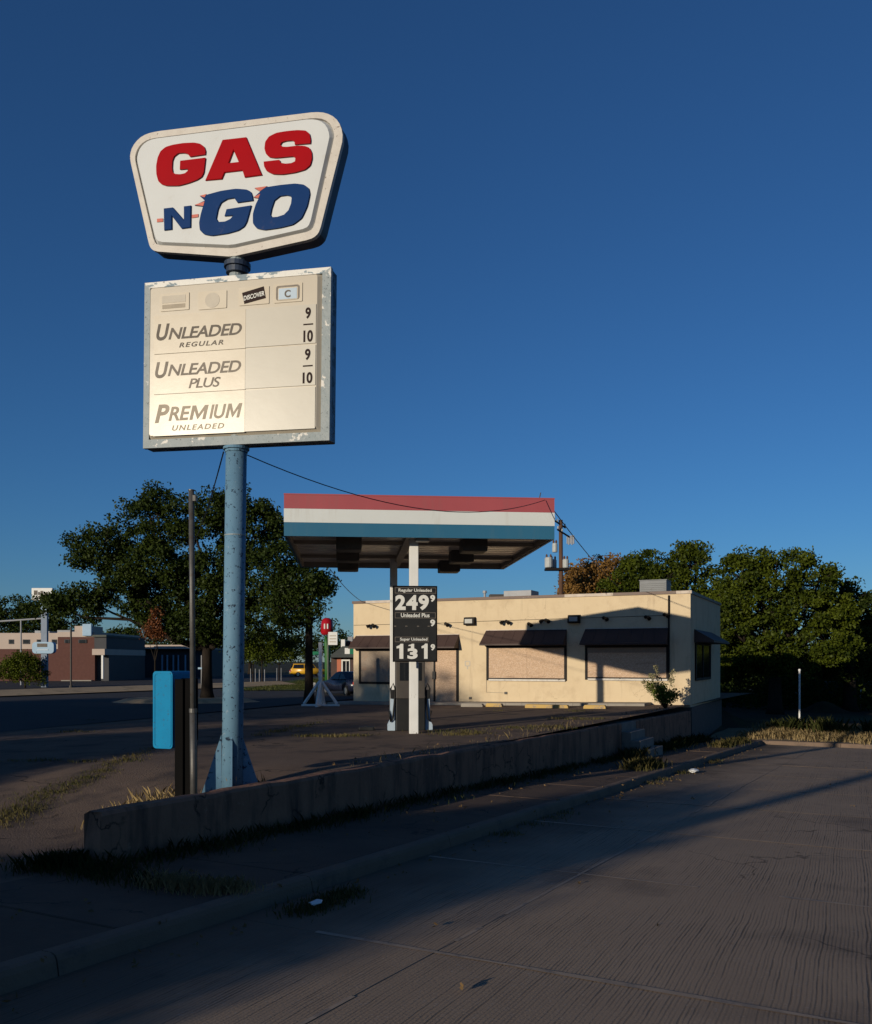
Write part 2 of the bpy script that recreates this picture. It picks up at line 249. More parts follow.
    base = mix(mth('MULTIPLY', ck.outputs[0], mth('MULTIPLY', gt.outputs[0], .8)), base, (0.05, 0.038, 0.03))
    # shade along the kerb deepened in the colour, as a grimy gutter band
    gv = mth('ADD', dot((math.cos(rad(28)), -math.sin(rad(28)), 0)), mth('MULTIPLY', mth('SUBTRACT', noise(P, .9, 4.0), .5), 1.6))
    gm = n.new('ShaderNodeMapRange'); gm.interpolation_type = 'SMOOTHSTEP'; gm.inputs['From Min'].default_value = -3.5; gm.inputs['From Max'].default_value = -5.0; l.new(gv, gm.inputs['Value'])
    base = mix(mth('MULTIPLY', gm.outputs[0], .72), base, (0.075, 0.056, 0.042))
    oi = n.new('ShaderNodeMapRange'); oi.inputs['From Min'].default_value = .70; oi.inputs['From Max'].default_value = .80; l.new(noise(P, 1.7, 3.0), oi.inputs['Value'])
    base = mix(mth('MULTIPLY', oi.outputs[0], .6), base, (0.07, 0.055, 0.045))
    l.new(base, b.inputs['Base Color'])
    h = mth('ADD', mth('MULTIPLY', gro, 1.0), mth('MULTIPLY', fine, 0.5))
    bp = n.new('ShaderNodeBump'); bp.inputs['Strength'].default_value = 0.7; bp.inputs['Distance'].default_value = 0.006
    l.new(h, bp.inputs['Height']); l.new(bp.outputs[0], b.inputs['Normal'])
    return m
mt['street'] = street_material()
mt['joint'] = M('pale_joint_filler', (0.36, 0.27, 0.195), (0.29, 0.215, 0.155), 6, 0.9, pos=True, dirt=((0.17, 0.14, 0.12), 4, 0.5, 0.65))

# ------------------------------------------------------------------ mesh helpers
def bridge_loops(A, B):
    """triangles between an outer loop A and an inner loop B that run the same way round"""
    n, m = len(A), len(B); A = [Vector(p) for p in A]; B = [Vector(p) for p in B]
    j0 = min(range(m), key=lambda j: (B[j] - A[0]).length); i = j = 0; out = []
    while i < n or j < m:
        a, b = A[i % n], B[(j0 + j) % m]; a2, b2 = A[(i + 1) % n], B[(j0 + j + 1) % m]
        if j >= m or (i < n and (a2 - b).length <= (b2 - a).length): out.append((i % n, (i + 1) % n, n + (j0 + j) % m)); i += 1
        else: out.append((i % n, n + (j0 + j + 1) % m, n + (j0 + j) % m)); j += 1
    return out
class MB:
    def __init__(s): s.v = []; s.f = []
    def add(s, vs, fs):
        k = len(s.v); s.v += [tuple(p) for p in vs]; s.f += [tuple(i + k for i in f) for f in fs]; return s
    def box(s, x0, y0, z0, x1, y1, z1, M4=None):
        vs = [Vector(p) for p in ((x0, y0, z0), (x1, y0, z0), (x1, y1, z0), (x0, y1, z0), (x0, y0, z1), (x1, y0, z1), (x1, y1, z1), (x0, y1, z1))]
        if M4 is not None: vs = [M4 @ p for p in vs]
        return s.add(vs, [(3, 2, 1, 0), (4, 5, 6, 7), (0, 1, 5, 4), (1, 2, 6, 5), (2, 3, 7, 6), (3, 0, 4, 7)])
    def bbox(s, x0, y0, z0, x1, y1, z1, r=0.01, M4=None):
        """box with chamfered edges"""
        bm = bmesh.new(); bmesh.ops.create_cube(bm, size=1)
        for v in bm.verts: v.co = Vector((x0 + (v.co.x + .5) * (x1 - x0), y0 + (v.co.y + .5) * (y1 - y0), z0 + (v.co.z + .5) * (z1 - z0)))
        bmesh.ops.bevel(bm, geom=bm.edges[:], offset=r, segments=2, affect='EDGES', profile=0.6)
        bm.verts.index_update()
        vs = [(M4 @ v.co) if M4 is not None else v.co.copy() for v in bm.verts]; fs = [[v.index for v in f.verts] for f in bm.faces]
        bm.free(); return s.add(vs, fs)
    def tube(s, pts, radii, n=8, cap=True):
        pts = [Vector(p) for p in pts]
        if not hasattr(radii, '__len__'): radii = [radii] * len(pts)
        ref = Vector((0, 0, 1)); rings = []
        vs = []; fs = []
        for i, p in enumerate(pts):
            t = (pts[min(i + 1, len(pts) - 1)] - pts[max(i - 1, 0)]).normalized()
            a = Vector((1, 0, 0)) if abs(t.z) > 0.9 else ref
            x = t.cross(a).normalized(); y = x.cross(t).normalized()
            for k in range(n):
                q = 2 * math.pi * k / n; vs.append(p + (x * math.cos(q) + y * math.sin(q)) * radii[i])
        for i in range(len(pts) - 1):
            for k in range(n):
                a, b = i * n + k, i * n + (k + 1) % n; fs.append((a, a + n, b + n, b))
        if cap:
            fs.append(tuple(range(n))); e = (len(pts) - 1) * n; fs.append(tuple(e + k for k in reversed(range(n))))
        return s.add(vs, fs)
    def prism(s, pts, y0, y1, holes=(), M4=None, bridge=False):
        """outline in the x-z plane, from depth y0 (front) to y1 (back)"""
        loops = [list(pts)] + [list(h) for h in holes]
        flat = [p for lp in loops for p in lp]; n = len(flat)
        if bridge:
            tris = bridge_loops(loops[0], loops[1])
        else: tris = tessellate_polygon([[Vector((p[0], p[1], 0)) for p in lp] for lp in loops])
        vs = [Vector((p[0], y0, p[1])) for p in flat] + [Vector((p[0], y1, p[1])) for p in flat]
        fs = []
        for t in tris:
            a, b, c = (Vector((*flat[i], 0)) for i in t)
            if (b - a).cross(c - a).z < 0: t = (t[0], t[2], t[1])
            fs.append(tuple(t)); fs.append(tuple(i + n for i in reversed(t)))
        k = 0
        for lp in loops:
            m = len(lp)
            for i in range(m):
                a, b = k + i, k + (i + 1) % m; fs.append((a, a + n, b + n, b))
            k += m
        if M4 is not None: vs = [M4 @ p for p in vs]
        return s.add(vs, fs)
    def build(s, name, mat, parent=None, smooth=False, fix=True):
        me = bpy.data.meshes.new(name); me.from_pydata(s.v, [], s.f); me.update()
        if fix:
            bm = bmesh.new(); bm.from_mesh(me); bmesh.ops.recalc_face_normals(bm, faces=bm.faces[:]); bm.to_mesh(me); bm.free()
        if smooth:
            for p in me.polygons: p.use_smooth = True
        me.materials.append(mat if not isinstance(mat, str) else mt[mat])
        o = bpy.data.objects.new(name, me); COL.objects.link(o)
        if parent: o.parent = parent
        return o

def tag(o, label, cat, group=None):
    o['label'] = label; o['category'] = cat
    if group: o['group'] = group
    return o
def thing(name, label, cat, loc=(0, 0, 0), rz=0, group=None):
    o = bpy.data.objects.new(name, None); COL.objects.link(o); o.empty_display_size = 0.2
    o.location = loc; o.rotation_euler = (0, 0, rz); return tag(o, label, cat, group)
def structure(o): o['kind'] = 'structure'; return o
def stuff(o): o['kind'] = 'stuff'; return o
def copy_tree(o, parent=None):
    c = o.copy(); COL.objects.link(c)
    if parent is not None: c.parent = parent
    for ch in list(o.children): copy_tree(ch, c)
    return c
def at(px, py, Y): return Vector(((px - 436) / 900 * Y, Y, EYE - (py - 661) / 900 * Y))
def box(name, mat, parent, *a, r=0.0):
    m = MB()
    m.bbox(*a, r=r) if r else m.box(*a)
    return m.build(name, mat, parent)

_txt = {}
def text_geo(s, bold, shear, ext, space=1.0):
    key = (s, bold, shear, ext, space)
    if key not in _txt:
        c = bpy.data.curves.new('lettering', 'FONT'); c.body = s; c.offset = bold; c.shear = shear; c.extrude = ext / 2; c.resolution_u = 4; c.space_character = space
        o = bpy.data.objects.new('lettering', c); COL.objects.link(o); bpy.context.view_layer.update()
        dg = bpy.context.evaluated_depsgraph_get(); me = bpy.data.meshes.new_from_object(o.evaluated_get(dg))
        vs = [v.co.copy() for v in me.vertices]; fs = [tuple(p.vertices) for p in me.polygons]
        bpy.data.objects.remove(o); bpy.data.curves.remove(c); bpy.data.meshes.remove(me); _txt[key] = (vs, fs)
    return _txt[key]
def text(name, s, bb, y, mat, parent, bold=0.0, shear=0.0, ext=0.004, space=1.0):
    """lettering fitted to the box bb = (x0, z0, x1, z1), its back at depth y, standing ext proud (towards -y)"""
    vs, fs = text_geo(s, bold, shear, 0.02, space)
    x0 = min(v.x for v in vs); x1 = max(v.x for v in vs); y0 = min(v.y for v in vs); y1 = max(v.y for v in vs)
    out = [(bb[0] + (v.x - x0) / (x1 - x0) * (bb[2] - bb[0]), y - ext * (v.z + 0.01) / 0.02, bb[1] + (v.y - y0) / (y1 - y0) * (bb[3] - bb[1])) for v in vs]
    return MB().add(out, fs).build(name, mat, parent)

def fast_mesh(name, V, F, mat, parent=None):
    """V (n,3) float array, F (m,k) int array"""
    me = bpy.data.meshes.new(name); k = F.shape[1]
    me.vertices.add(len(V)); me.vertices.foreach_set('co', V.astype(np.float32).ravel())
    me.loops.add(F.size); me.loops.foreach_set('vertex_index', F.astype(np.int32).ravel())
    me.polygons.add(len(F)); me.polygons.foreach_set('loop_start', np.arange(0, F.size, k, dtype=np.int32)); me.polygons.foreach_set('loop_total', np.full(len(F), k, np.int32))
    me.update(); me.validate(); me.materials.append(mt[mat] if isinstance(mat, str) else mat)
    o = bpy.data.objects.new(name, me); COL.objects.link(o)
    if parent: o.parent = parent
    return o
def leaves(name, centers, per, sigma, size, mat, parent=None, seed=1, droop=0.0):
    rng = np.random.default_rng(seed); C = np.asarray(centers, float); n = len(C) * per
    sg = np.repeat(np.asarray(sigma, float) if hasattr(sigma, '__len__') else np.full(len(C), sigma), per)
    P = np.repeat(C, per, 0) + np.clip(rng.normal(0, 1, (n, 3)), -1.7, 1.7) * sg[:, None] * np.array([1, 1, 0.75])
    d = rng.normal(0, 1, (n, 3)); d[:, 2] -= droop; d /= np.linalg.norm(d, axis=1)[:, None]
    q = rng.normal(0, 1, (n, 3)); w = np.cross(d, q); w /= np.linalg.norm(w, axis=1)[:, None]
    s = size * rng.uniform(0.6, 1.35, n)[:, None]
    V = np.stack([P - d * s * .5, P + w * s * .3, P + d * s * .5, P - w * s * .3], 1).reshape(-1, 3)
    F = np.arange(n * 4).reshape(-1, 4)
    return fast_mesh(name, V, F, mat, parent)
def clumps(blobs, n, seed, inner=0.45, low=-0.9):
    rng = np.random.default_rng(seed); vol = np.array([(b[3] * b[4] * b[5]) ** (2 / 3) for b in blobs]); pr = vol / vol.sum(); out = []
    while len(out) < n:
        b = blobs[rng.choice(len(blobs), p=pr)]
        d = rng.normal(0, 1, 3); d /= np.linalg.norm(d)
        if d[2] < low: continue
        r = rng.uniform(inner, 1.0) ** 0.6
        out.append((b[0] + d[0] * r * b[3], b[1] + d[1] * r * b[4], b[2] + d[2] * r * b[5]))
    return out
def limb_pts(a, b, seed, wob, n=5):
    r = random.Random(seed); a = Vector(a); b = Vector(b)
    return [a.lerp(b, i / (n - 1)) + (Vector((r.uniform(-1, 1), r.uniform(-1, 1), r.uniform(-.6, .6))) * wob * (b - a).length if 0 < i < n - 1 else Vector()) for i in range(n)]
def tree(name, label, loc, trunk_r, fork, blobs, n_cl, per, sig, leaf, mat, seed, group=None, cat='tree', limb=True, trunk_mat='bark', lean=(0, 0), low=-0.9, inner=0.45):
    t = thing(name, label, cat, loc, 0, group)
    m = MB(); top = Vector((lean[0], lean[1], fork))
    m.tube([(0, 0, -0.15), (lean[0] * .1, lean[1] * .1, fork * .15), (lean[0] * .4, lean[1] * .4, fork * .5), top], [trunk_r * 1.5, trunk_r * 1.05, trunk_r * .9, trunk_r * .82], 10)
    m.build('trunk', trunk_mat, t, smooth=True)
    if limb:
        m = MB()
        for i, b in enumerate(blobs):
            m.tube(limb_pts(top - Vector((0, 0, 0.1)), (b[0], b[1], b[2] + .3 * b[5]), seed + i, 0.07), [trunk_r * .6, trunk_r * .45, trunk_r * .3, trunk_r * .2, trunk_r * .07], 6)
            r = random.Random(seed * 7 + i)
            for k in range(4):
                e = (b[0] + r.uniform(-.8, .8) * b[3], b[1] + r.uniform(-.8, .8) * b[4], b[2] + r.uniform(-.3, .8) * b[5])
                m.tube(limb_pts((b[0], b[1], b[2] - .1 * b[5]), e, seed + i * 9 + k, 0.08, 4), [trunk_r * .22, trunk_r * .15, trunk_r * .09, trunk_r * .04], 5)
        m.build('limb', trunk_mat, t, smooth=True)
    cl = clumps(blobs, n_cl, seed, inner, low)
    leaves('crown', cl, per, np.random.default_rng(seed).uniform(sig * .6, sig * 1.3, len(cl)), leaf, mat, t, seed)
    return t
def grass(name, spots, mat, seed, w=0.006):
    """spots: (x, y, z, spread_x, spread_y, count, height)"""
    rng = np.random.default_rng(seed); Vs = []
    for x, y, z, sx, sy, n, h in spots:
        n = int(n); b = np.stack([x + rng.normal(0, .5, n) * sx, y + rng.normal(0, .5, n) * sy, np.full(n, z)], 1)
        hh = h * rng.uniform(.35, 1.15, n); a = rng.uniform(0, 2 * np.pi, n); ln = rng.uniform(.1, .75, n) * hh
        d = np.stack([np.cos(a), np.sin(a), 0 * a], 1); p = np.stack([-np.sin(a), np.cos(a), 0 * a], 1) * (w * rng.uniform(.6, 1.5, n))[:, None]
        up = np.array([0, 0, 1.])
        m1 = b + d * ln[:, None] * .35 + up * hh[:, None] * .6; tp = b + d * ln[:, None] + up * hh[:, None]
        Vs.append(np.stack([b - p, b + p, m1 + p * .7, tp, m1 - p * .7], 1).reshape(-1, 3))
    V = np.concatenate(Vs); F = np.arange(len(V)).reshape(-1, 5)
    return stuff(fast_mesh(name, V, F, mat))

# ------------------------------------------------------------------ the lie of the land
CU, SU = math.cos(rad(28)), math.sin(rad(28))
def uv(u, v): return (u * SU + v * CU, u * CU - v * SU)       # u runs along the wall and kerb, v to the right of it
def to_uv(x, y): return (x * SU + y * CU, x * CU - y * SU)
def sstep(a, b, x):
    t = min(1, max(0, (x - a) / (b - a))); return t * t * (3 - 2 * t)
SL = -0.0325
def z_side(u): return -0.468 + SL * (u - 6.47)
def z_street(u): return z_side(u) - 0.15
def z_lot(x, y):
    u, v = to_uv(x, y)
    zl = -0.03 + 0.0137 * x - 0.0075 * (y - 16)
    s = sstep(6.9, 12.0, u)
    e = sstep(-20.5, -23.5, v + 0.15 * (u - 16.2) * 1.0)
    return (1 - s) * z_side(u) + s * zl - e * 0.12
def wall_top(u): return 0.074 - 0.011 * (u - 6.47)
UEND = 37.3

def grid(name, fn, us, vs, mat, z=None, parent=None):
    V = []; F = []
    for u in us:
        for v in vs:
            x, y = fn(u, v); V.append((x, y, z(x, y, u, v)))
    n = len(vs)
    for i in range(len(us) - 1):
        for j in range(n - 1): F.append((i * n + j, (i + 1) * n + j, (i + 1) * n + j + 1, i * n + j + 1))
    o = MB().add(V, F).build(name, mat, parent, fix=False)
    for p in o.data.polygons:
        p.use_smooth = True
    if o.data.polygons[0].normal.z < 0: o.data.flip_normals()
    return o
def frange(a, b, st): return [a + (b - a) * i / max(1, round((b - a) / st)) for i in range(max(1, round((b - a) / st)) + 1)]

# base ground reaching the horizon
def z_base(x, y, u, v):
    r = sstep(-8.7, -7.6, v) if u < 50 else sstep(-40, 0, v)
    zr = z_side(min(u, UEND)) - 0.32
    if u > UEND: zr = -1.62
    return -0.62 * (1 - r) + r * zr - (0.25 if (u < 12 and v < -7) else 0)
us = [-1500, -600, -200, -60, -20, -8] + frange(-4, 36, 2) + [37.2, 37.4, 39, 42, 46, 50, 60, 80, 110, 160, 260, 500, 1500]
vs_ = [-1500, -600, -250, -120, -80, -60, -50, -40, -30, -20, -12, -9, -8.5, -8, -7.6, -7, -5, 0, 10, 30, 60, 120, 300, 1500]
g = structure(grid('ground', uv, us, vs_, 'dirt', z_base))

# forecourt
def lot_fn(u, s):
    vl = -23.0 - 0.15 * (u - 16.2)
    return uv(u, vl + (-7.58 - vl) * s)
lot = structure(grid('forecourt', lot_fn, frange(-6, 50, 0.5), [i / 40 for i in range(41)], 'lot', lambda x, y, u, s: z_lot(x, y)))
# main road on the left, the walk beyond it with its sunlit look put into colour and tilt, second strip
def flat(z): return lambda x, y, u, v: z
road = structure(grid('road', lambda u, s: uv(u, -23.2 - 0.15 * (u - 16.2) - s * (22.6 - 0.15 * (u - 16.2) * 0)), frange(-10, 50, 6), [0, .25, .5, .75, 1], 'road', flat(-0.40)))
road2 = structure(grid('far_road', uv, frange(50.02, 260, 15), [-60, -50, -40, -30], 'road', flat(-0.405)))
walk = structure(grid('far_pavement', uv, frange(26, 62, 6), [-48.2, -47.4, -46.4, -45.6], 'tan', lambda x, y, u, v: -.33 + .13 * max(0, -46.2 - v)))
car_park = structure(grid('far_car_park', uv, frange(20, 110, 10), [-110, -90, -70, -49.2], 'road', flat(-0.39)))
def isl(x, y, u, v):
    k = 1 - ((x + 12.6) / 3.6) ** 2 - ((y - 45.4) / 2.3) ** 2
    return -.42 + .20 * min(1, max(0, k) * 3)
structure(grid('planting_island', lambda a, b: (a, b), frange(-16.4, -8.8, .38), frange(42.9, 47.9, .25), 'tan', isl))
# street slabs
st = bpy.data.objects.new('street', None); COL.objects.link(st); structure(st)
LU = 3.45
VJ = [-5.27, -3.28, 3.6, 10, 17, 24, 31, 38, 45]
def slab_mesh(LV):
    m = MB(); g2 = 0.002; ch = 0.004
    def P(u, v, dz):
        x, y = uv(u, v); return (x, y, SL * u + dz)
    ring = lambda a, dz: [P(a, a, dz), P(LU - a, a, dz), P(LU - a, LV - a, dz), P(a, LV - a, dz)]
    vs = ring(g2, -0.1) + ring(g2, -ch) + ring(g2 + ch, 0)
    fs = [(8, 9, 10, 11)]
    for k in range(4):
        j = (k + 1) % 4; fs += [(k, j, 4 + j, 4 + k), (4 + k, 4 + j, 8 + j, 8 + k)]
    o = m.add(vs, fs).build('slab', 'street', st)
    return o
slabs = [slab_mesh(b_ - a_) for a_, b_ in zip(VJ, VJ[1:])]
U0 = 6.15 - 4 * LU
for j, proto in enumerate(slabs):
    for i in range(13):
        u0 = U0 + i * LU
        if u0 + LU > UEND + 0.6: continue
        o = proto if i == 0 else proto.copy()
        if i: COL.objects.link(o)
        x, y = uv(u0, VJ[j]); o.location = (x, y, z_street(u0) + random.Random(i * 31 + j).uniform(-.003, .003))
jb = MB()   # filler lying in the cross joints
for i in range(13):
    u0 = U0 + i * LU; w = 0.030
    if u0 > UEND: continue
    pts = []
    for k in range(60):
        v = -5.2 + k * 0.8; ww = w * (0.6 + 0.8 * random.Random(k * 13 + i).random())
        pts.append((v, ww))
    for (va, wa), (vb, wb) in zip(pts, pts[1:]):
        if random.Random(int(va * 77) + i).random() < 0.12: continue
        q = [uv(u0 - wa, va), uv(u0 + wa, va), uv(u0 + wb, vb), uv(u0 - wb, vb)]; uu = [u0 - wa, u0 + wa, u0 + wb, u0 - wb]
        jb.add([(p[0], p[1], z_street(a) + 0.006) for p, a in zip(q, uu)], [(0, 1, 2, 3)])
for k in range(46):
    u0 = -3 + k * .5
    if random.Random(k * 5).random() < .3: continue
    q = [uv(u0, -3.28 - .016), uv(u0 + .5, -3.28 - .016), uv(u0 + .5, -3.28 + .02), uv(u0, -3.28 + .02)]
    jb.add([(p[0], p[1], z_street(a) + 0.005) for p, a in zip(q, (u0, u0 + .5, u0 + .5, u0))], [(0, 1, 2, 3)])
jo = jb.build('joint_filler', 'joint', st); stuff(jo)
# kerb stones along the street and across its end
kb = bpy.data.objects.new('kerb', None); COL.objects.link(kb); structure(kb)
def kerb_mesh(L, slope, dirx, diry, nrm, wdt=0.17, h=0.16, name='kerb_stone'):
    prof = [(0, -0.2), (0, 0.005), (0.012, 0.014 - 0.012), (wdt - 0.055, 0), (wdt - 0.02, -0.016), (wdt, -0.055), (wdt + 0.03, -h - 0.06)]
    prof = [(0, -0.2), (0.0, -0.008), (0.01, 0.0), (wdt - 0.055, 0), (wdt - 0.02, -0.014), (wdt, -0.05), (wdt + 0.03, -h - 0.06)]
    vs = []
    for a in (0.006, L - 0.006):
        for p, z in prof: vs.append((dirx * a + nrm[0] * p, diry * a + nrm[1] * p, slope * a + z))
    n = len(prof); fs = [(i, i + 1, n + i + 1, n + i) for i in range(n - 1)] + [tuple(range(n)), tuple(reversed(range(n, 2 * n)))]
    o = MB().add(vs, fs).build(name, 'kerb', kb)
    return o
ks = kerb_mesh(3.0, SL, SU, CU, (CU, -SU)); K = 0
for i in range(15):
    u0 = -7.7 + i * 3.0; o = ks if i == 0 else ks.copy()
    if i: COL.objects.link(o)
    x, y = uv(u0, -5.45); o.location = (x, y, z_side(u0) + 0.006)
ks2 = kerb_mesh(3.0, 0.0, CU, -SU, (-SU, -CU), name='kerb_stone')
for i in range(14):
    o = ks2 if i == 0 else ks2.copy()
    if i: COL.objects.link(o)
    x, y = uv(UEND + 0.17, -5.47 + i * 3.0); o.location = (x, y, z_street(UEND) + 0.15)
# sidewalk slabs
sw = bpy.data.objects.new('sidewalk', None); COL.objects.link(sw); structure(sw)
def sw_mesh(L, v0, v1):
    vs = []; ch = 0.010; g2 = 0.008
    def P(u, v, dz):
        x, y = uv(u, v); return (x, y, SL * u + dz)
    ring = lambda a, dz: [P(a, v0 + a, dz), P(L - a, v0 + a, dz), P(L - a, v1 - a, dz), P(a, v1 - a, dz)]
    vs = ring(g2, -.08) + ring(g2, -ch) + ring(g2 + ch, 0); fs = [(8, 9, 10, 11)]
    for k in range(4):
        j = (k + 1) % 4; fs += [(k, j, 4 + j, 4 + k), (4 + k, 4 + j, 8 + j, 8 + k)]
    return MB().add(vs, fs).build('slab', 'sidewalk', sw)
sl = sw_mesh(2.4, -7.62, -5.45)
for i in range(19):
    o = sl if i == 0 else sl.copy()
    if i: COL.objects.link(o)
    u0 = -7.0 + i * 2.4
    x, y = uv(u0, 0); o.location = (x, y, z_side(u0) + random.Random(i).uniform(-.008, .004))
# verge across the end of the street
structure(grid('verge', uv, frange(UEND + .18, UEND + 5.2, .5), frange(-7.5, 45, 2.5), 'verge', lambda x, y, u, v: z_street(UEND) + 0.13 + 0.12 * sstep(UEND + .3, UEND + 4, u) + 0.06 * math.sin(x * 1.1) * math.sin(y * .9)))
# grassy verge of the cross street in the middle distance
structure(grid('lawn', lambda a, b: (a, b), [-15.0, -13, -11, -9.0, -6.5], frange(62, 110, 8), 'lawn', lambda x, y, u, v: -0.36))

# ------------------------------------------------------------------ retaining wall, steps
def wall_piece(name, u0, u1, label, th=0.24):
    th0 = 0
    bm = bmesh.new(); us = frange(u0, u1, 0.35); r = random.Random(5)
    rings = []
    for u in us:
        base = z_side(u) - 0.25; top = wall_top(u) + r.uniform(-.014, .010)
        prof = []
        for v, zz in ((-7.45 - th, base), (-7.45 - th, (base + top) / 2), (-7.45 - th, top - .03), (-7.45 - th + .025, top), (-7.45 - th / 2, top + r.uniform(-.004, .004)), (-7.45 - .03 + r.uniform(-.008, .008), top), (-7.45 + r.uniform(-.004, .004), top - .04 + r.uniform(-.008, .008)), (-7.45, top - (top - base) * .35), (-7.45, top - (top - base) * .65), (-7.45, base)):
            uu = u
            if u == u0 and zz == top: uu = u + 0.05
            x, y = uv(uu, v); prof.append(bm.verts.new((x, y, zz)))
        rings.append(prof)
    n = len(rings[0])
    for a, b in zip(rings, rings[1:]):
        for k in range(n): bm.faces.new((a[k], a[(k + 1) % n], b[(k + 1) % n], b[k]))
    bm.faces.new(rings[0]); bm.faces.new(list(reversed(rings[-1])))
    bmesh.ops.recalc_face_normals(bm, faces=bm.faces[:])
    me = bpy.data.meshes.new(name); bm.to_mesh(me); bm.free(); me.materials.append(mt['wallconc'])
    o = bpy.data.objects.new(name, me); COL.objects.link(o); return tag(o, label, 'wall')
wall_piece('retaining_wall', 6.60, 25.40, 'long low brown concrete retaining wall running along the sidewalk')
wall_piece('retaining_wall', 26.95, 34.5, 'short brown concrete wall between the steps and the building corner')
stp = thing('concrete_steps', 'pale concrete steps cut through the low wall near the building', 'steps')
def ubox(m, u0, u1, v0, v1, z0, z1, r=0.012):
    Mx = Matrix(((SU, CU, 0, 0), (CU, -SU, 0, 0), (0, 0, 1, 0), (0, 0, 0, 1)))
    return m.bbox(u0, v0, z0, u1, v1, z1, r=r, M4=Mx)
zt = wall_top(26.2); zb_ = z_side(26.2)
hs = (zt - zb_) / 4
for k in range(4):
    m = MB(); ubox(m, 25.42, 26.93, -7.45 - 0.27 + k * 0.27 - (0.30 if k == 0 else 0), -7.45 + k * 0.27, zb_ - 0.2, zt - k * hs - 0.01); m.build('step', 'step', stp)
# ------------------------------------------------------------------ the pole sign
KS = 1.015
PB = Vector((-2.725 * KS, 12.0 * KS, z_lot(-2.725 * KS, 12.0 * KS)))
def rel(x, y, z): return Vector((x * KS, y * KS, EYE + (z - EYE) * KS)) - PB
ps = thing('pole_sign', 'tall blue pole sign with white logo cabinet above a cream price cabinet', 'sign', PB)
PT = rel(-2.66, 11.99, 4.46)
m = MB(); m.tube([(0, 0, -0.3), PT * 0.5, PT], 0.140, 28); m.build('pole', 'bluepaint', ps, smooth=True)
m = MB(); m.tube([PT * 0.9999, PT + Vector((0, 0, .035))], 0.174, 28); m.tube([PT + Vector((0.001, 0, -.035)), PT + Vector((0.001, 0, -0.002))], 0.152, 28); m.build('flange', 'bluepaint', ps)
f_ = PT * ((533 - 790) / (451 - 790)); m = MB(); m.tube([f_, f_ + Vector((0, 0, .014))], 0.145, 28); m.build('band', 'cab_frame', ps)
m = MB(); m.tube([PT + Vector((.004, 0, .034)), PT + Vector((.014, -.02, 0.25))], 0.099, 20); m.build('neck', 'cab_frame', ps, smooth=False)
for k in range(4):
    a = rad(12 + 90 * k); d = Vector((math.cos(a), math.sin(a), 0)); p = Vector((-d.y, d.x, 0)) * 0.012
    h = 0.96
    q = [d * 0.13 + Vector((0, 0, -.25)), d * 0.47 + Vector((0, 0, -.25)), d * 0.44 + Vector((0, 0, .03)), d * 0.135 + Vector((0, 0, h))]
    vs = [x + p for x in q] + [x - p for x in q]
    MB().add(vs, [(0, 1, 2, 3), (7, 6, 5, 4), (0, 4, 5, 1), (1, 5, 6, 2), (2, 6, 7, 3), (3, 7, 4, 0)]).build('fin', 'bluepaint', ps)
def plane_frame(a, roll):
    e = Vector((math.cos(a), -math.sin(a), 0)); b = Vector((math.sin(a), math.cos(a), 0)); up = Vector((0, 0, 1))
    ex = e * math.cos(roll) - up * math.sin(roll); ez = up * math.cos(roll) + e * math.sin(roll)
    return Matrix((ex, b, ez)).transposed().to_4x4()
def ringprism(outer, inner, y0, y1): return MB().prism(outer, y0, y1, holes=[inner], bridge=True)
def rrect(x0, z0, x1, z1, r, n=4):
    out = []
    for cx, cz, a0 in ((x1 - r, z1 - r, 0), (x0 + r, z1 - r, 90), (x0 + r, z0 + r, 180), (x1 - r, z0 + r, 270)):
        for k in range(n + 1):
            a = rad(a0 + 90 * k / n); out.append((cx + r * math.cos(a), cz + r * math.sin(a)))
    return out
# price cabinet
w2, h2 = 1.323, 1.116
pc = MB().prism(rrect(-w2 + .004, -h2 + .004, w2 - .004, h2 - .004, .01, 1), 0.062, 0.23).build('price_cabinet', 'cab_side', ps)
pc.matrix_local = Matrix.Translation(rel(-2.6514, 11.88, 5.6226)) @ plane_frame(0.2171, 0.0111) @ Matrix.Scale(KS, 4)
for q, mm in (([(-w2, h2), (w2, h2), (1.205, 1.040), (-1.238, 1.040)], 'cab_peeled'), ([(w2, h2), (w2, -h2), (1.205, -1.002), (1.205, 1.040)], 'cab_frame'),
              ([(w2, -h2), (-w2, -h2), (-1.238, -1.002), (1.205, -1.002)], 'cab_frame'), ([(-w2, -h2), (-w2, h2), (-1.238, 1.040), (-1.238, -1.002)], 'cab_frame')):
    MB().prism(q, -.012, .06).build('frame', mm, pc)
def pan(o, i, y0, y1):
    """a moulded face: its edge slopes forward from the frame to the flat"""
    n = len(o); m = MB(); m.add([(x, y0, z) for x, z in o] + [(x, y1, z) for x, z in i], [(k, (k + 1) % n, n + (k + 1) % n, n + k) for k in range(n)] + [tuple(range(n, 2 * n))])
    return m
pan(rrect(-1.242, -1.005, 1.209, 1.045, .03, 3), rrect(-1.222, -.955, 1.145, 1.025, .03, 3), 0.03, -.030).build('face_panel', 'creampanel', pc)
Y0 = -0.030
for k, (z0, z1) in enumerate(((0.155, 0.668), (-0.385, 0.143), (-0.945, -0.397))):
    MB().box(-1.205 + .02, Y0 - .012, z0, 0.132, Y0 + .02, z1).build('label_strip', 'creampanel2', pc)
    MB().box(0.134, Y0 - .0105, z0 + .006, 1.105, Y0 + .02, z1 - .004).build('price_strip', 'greypanel', pc)
yT = Y0 - .0115
def pt(name, s, bb, mat, y=yT, **k): return text(name, s, bb, y, mat, pc, **k)
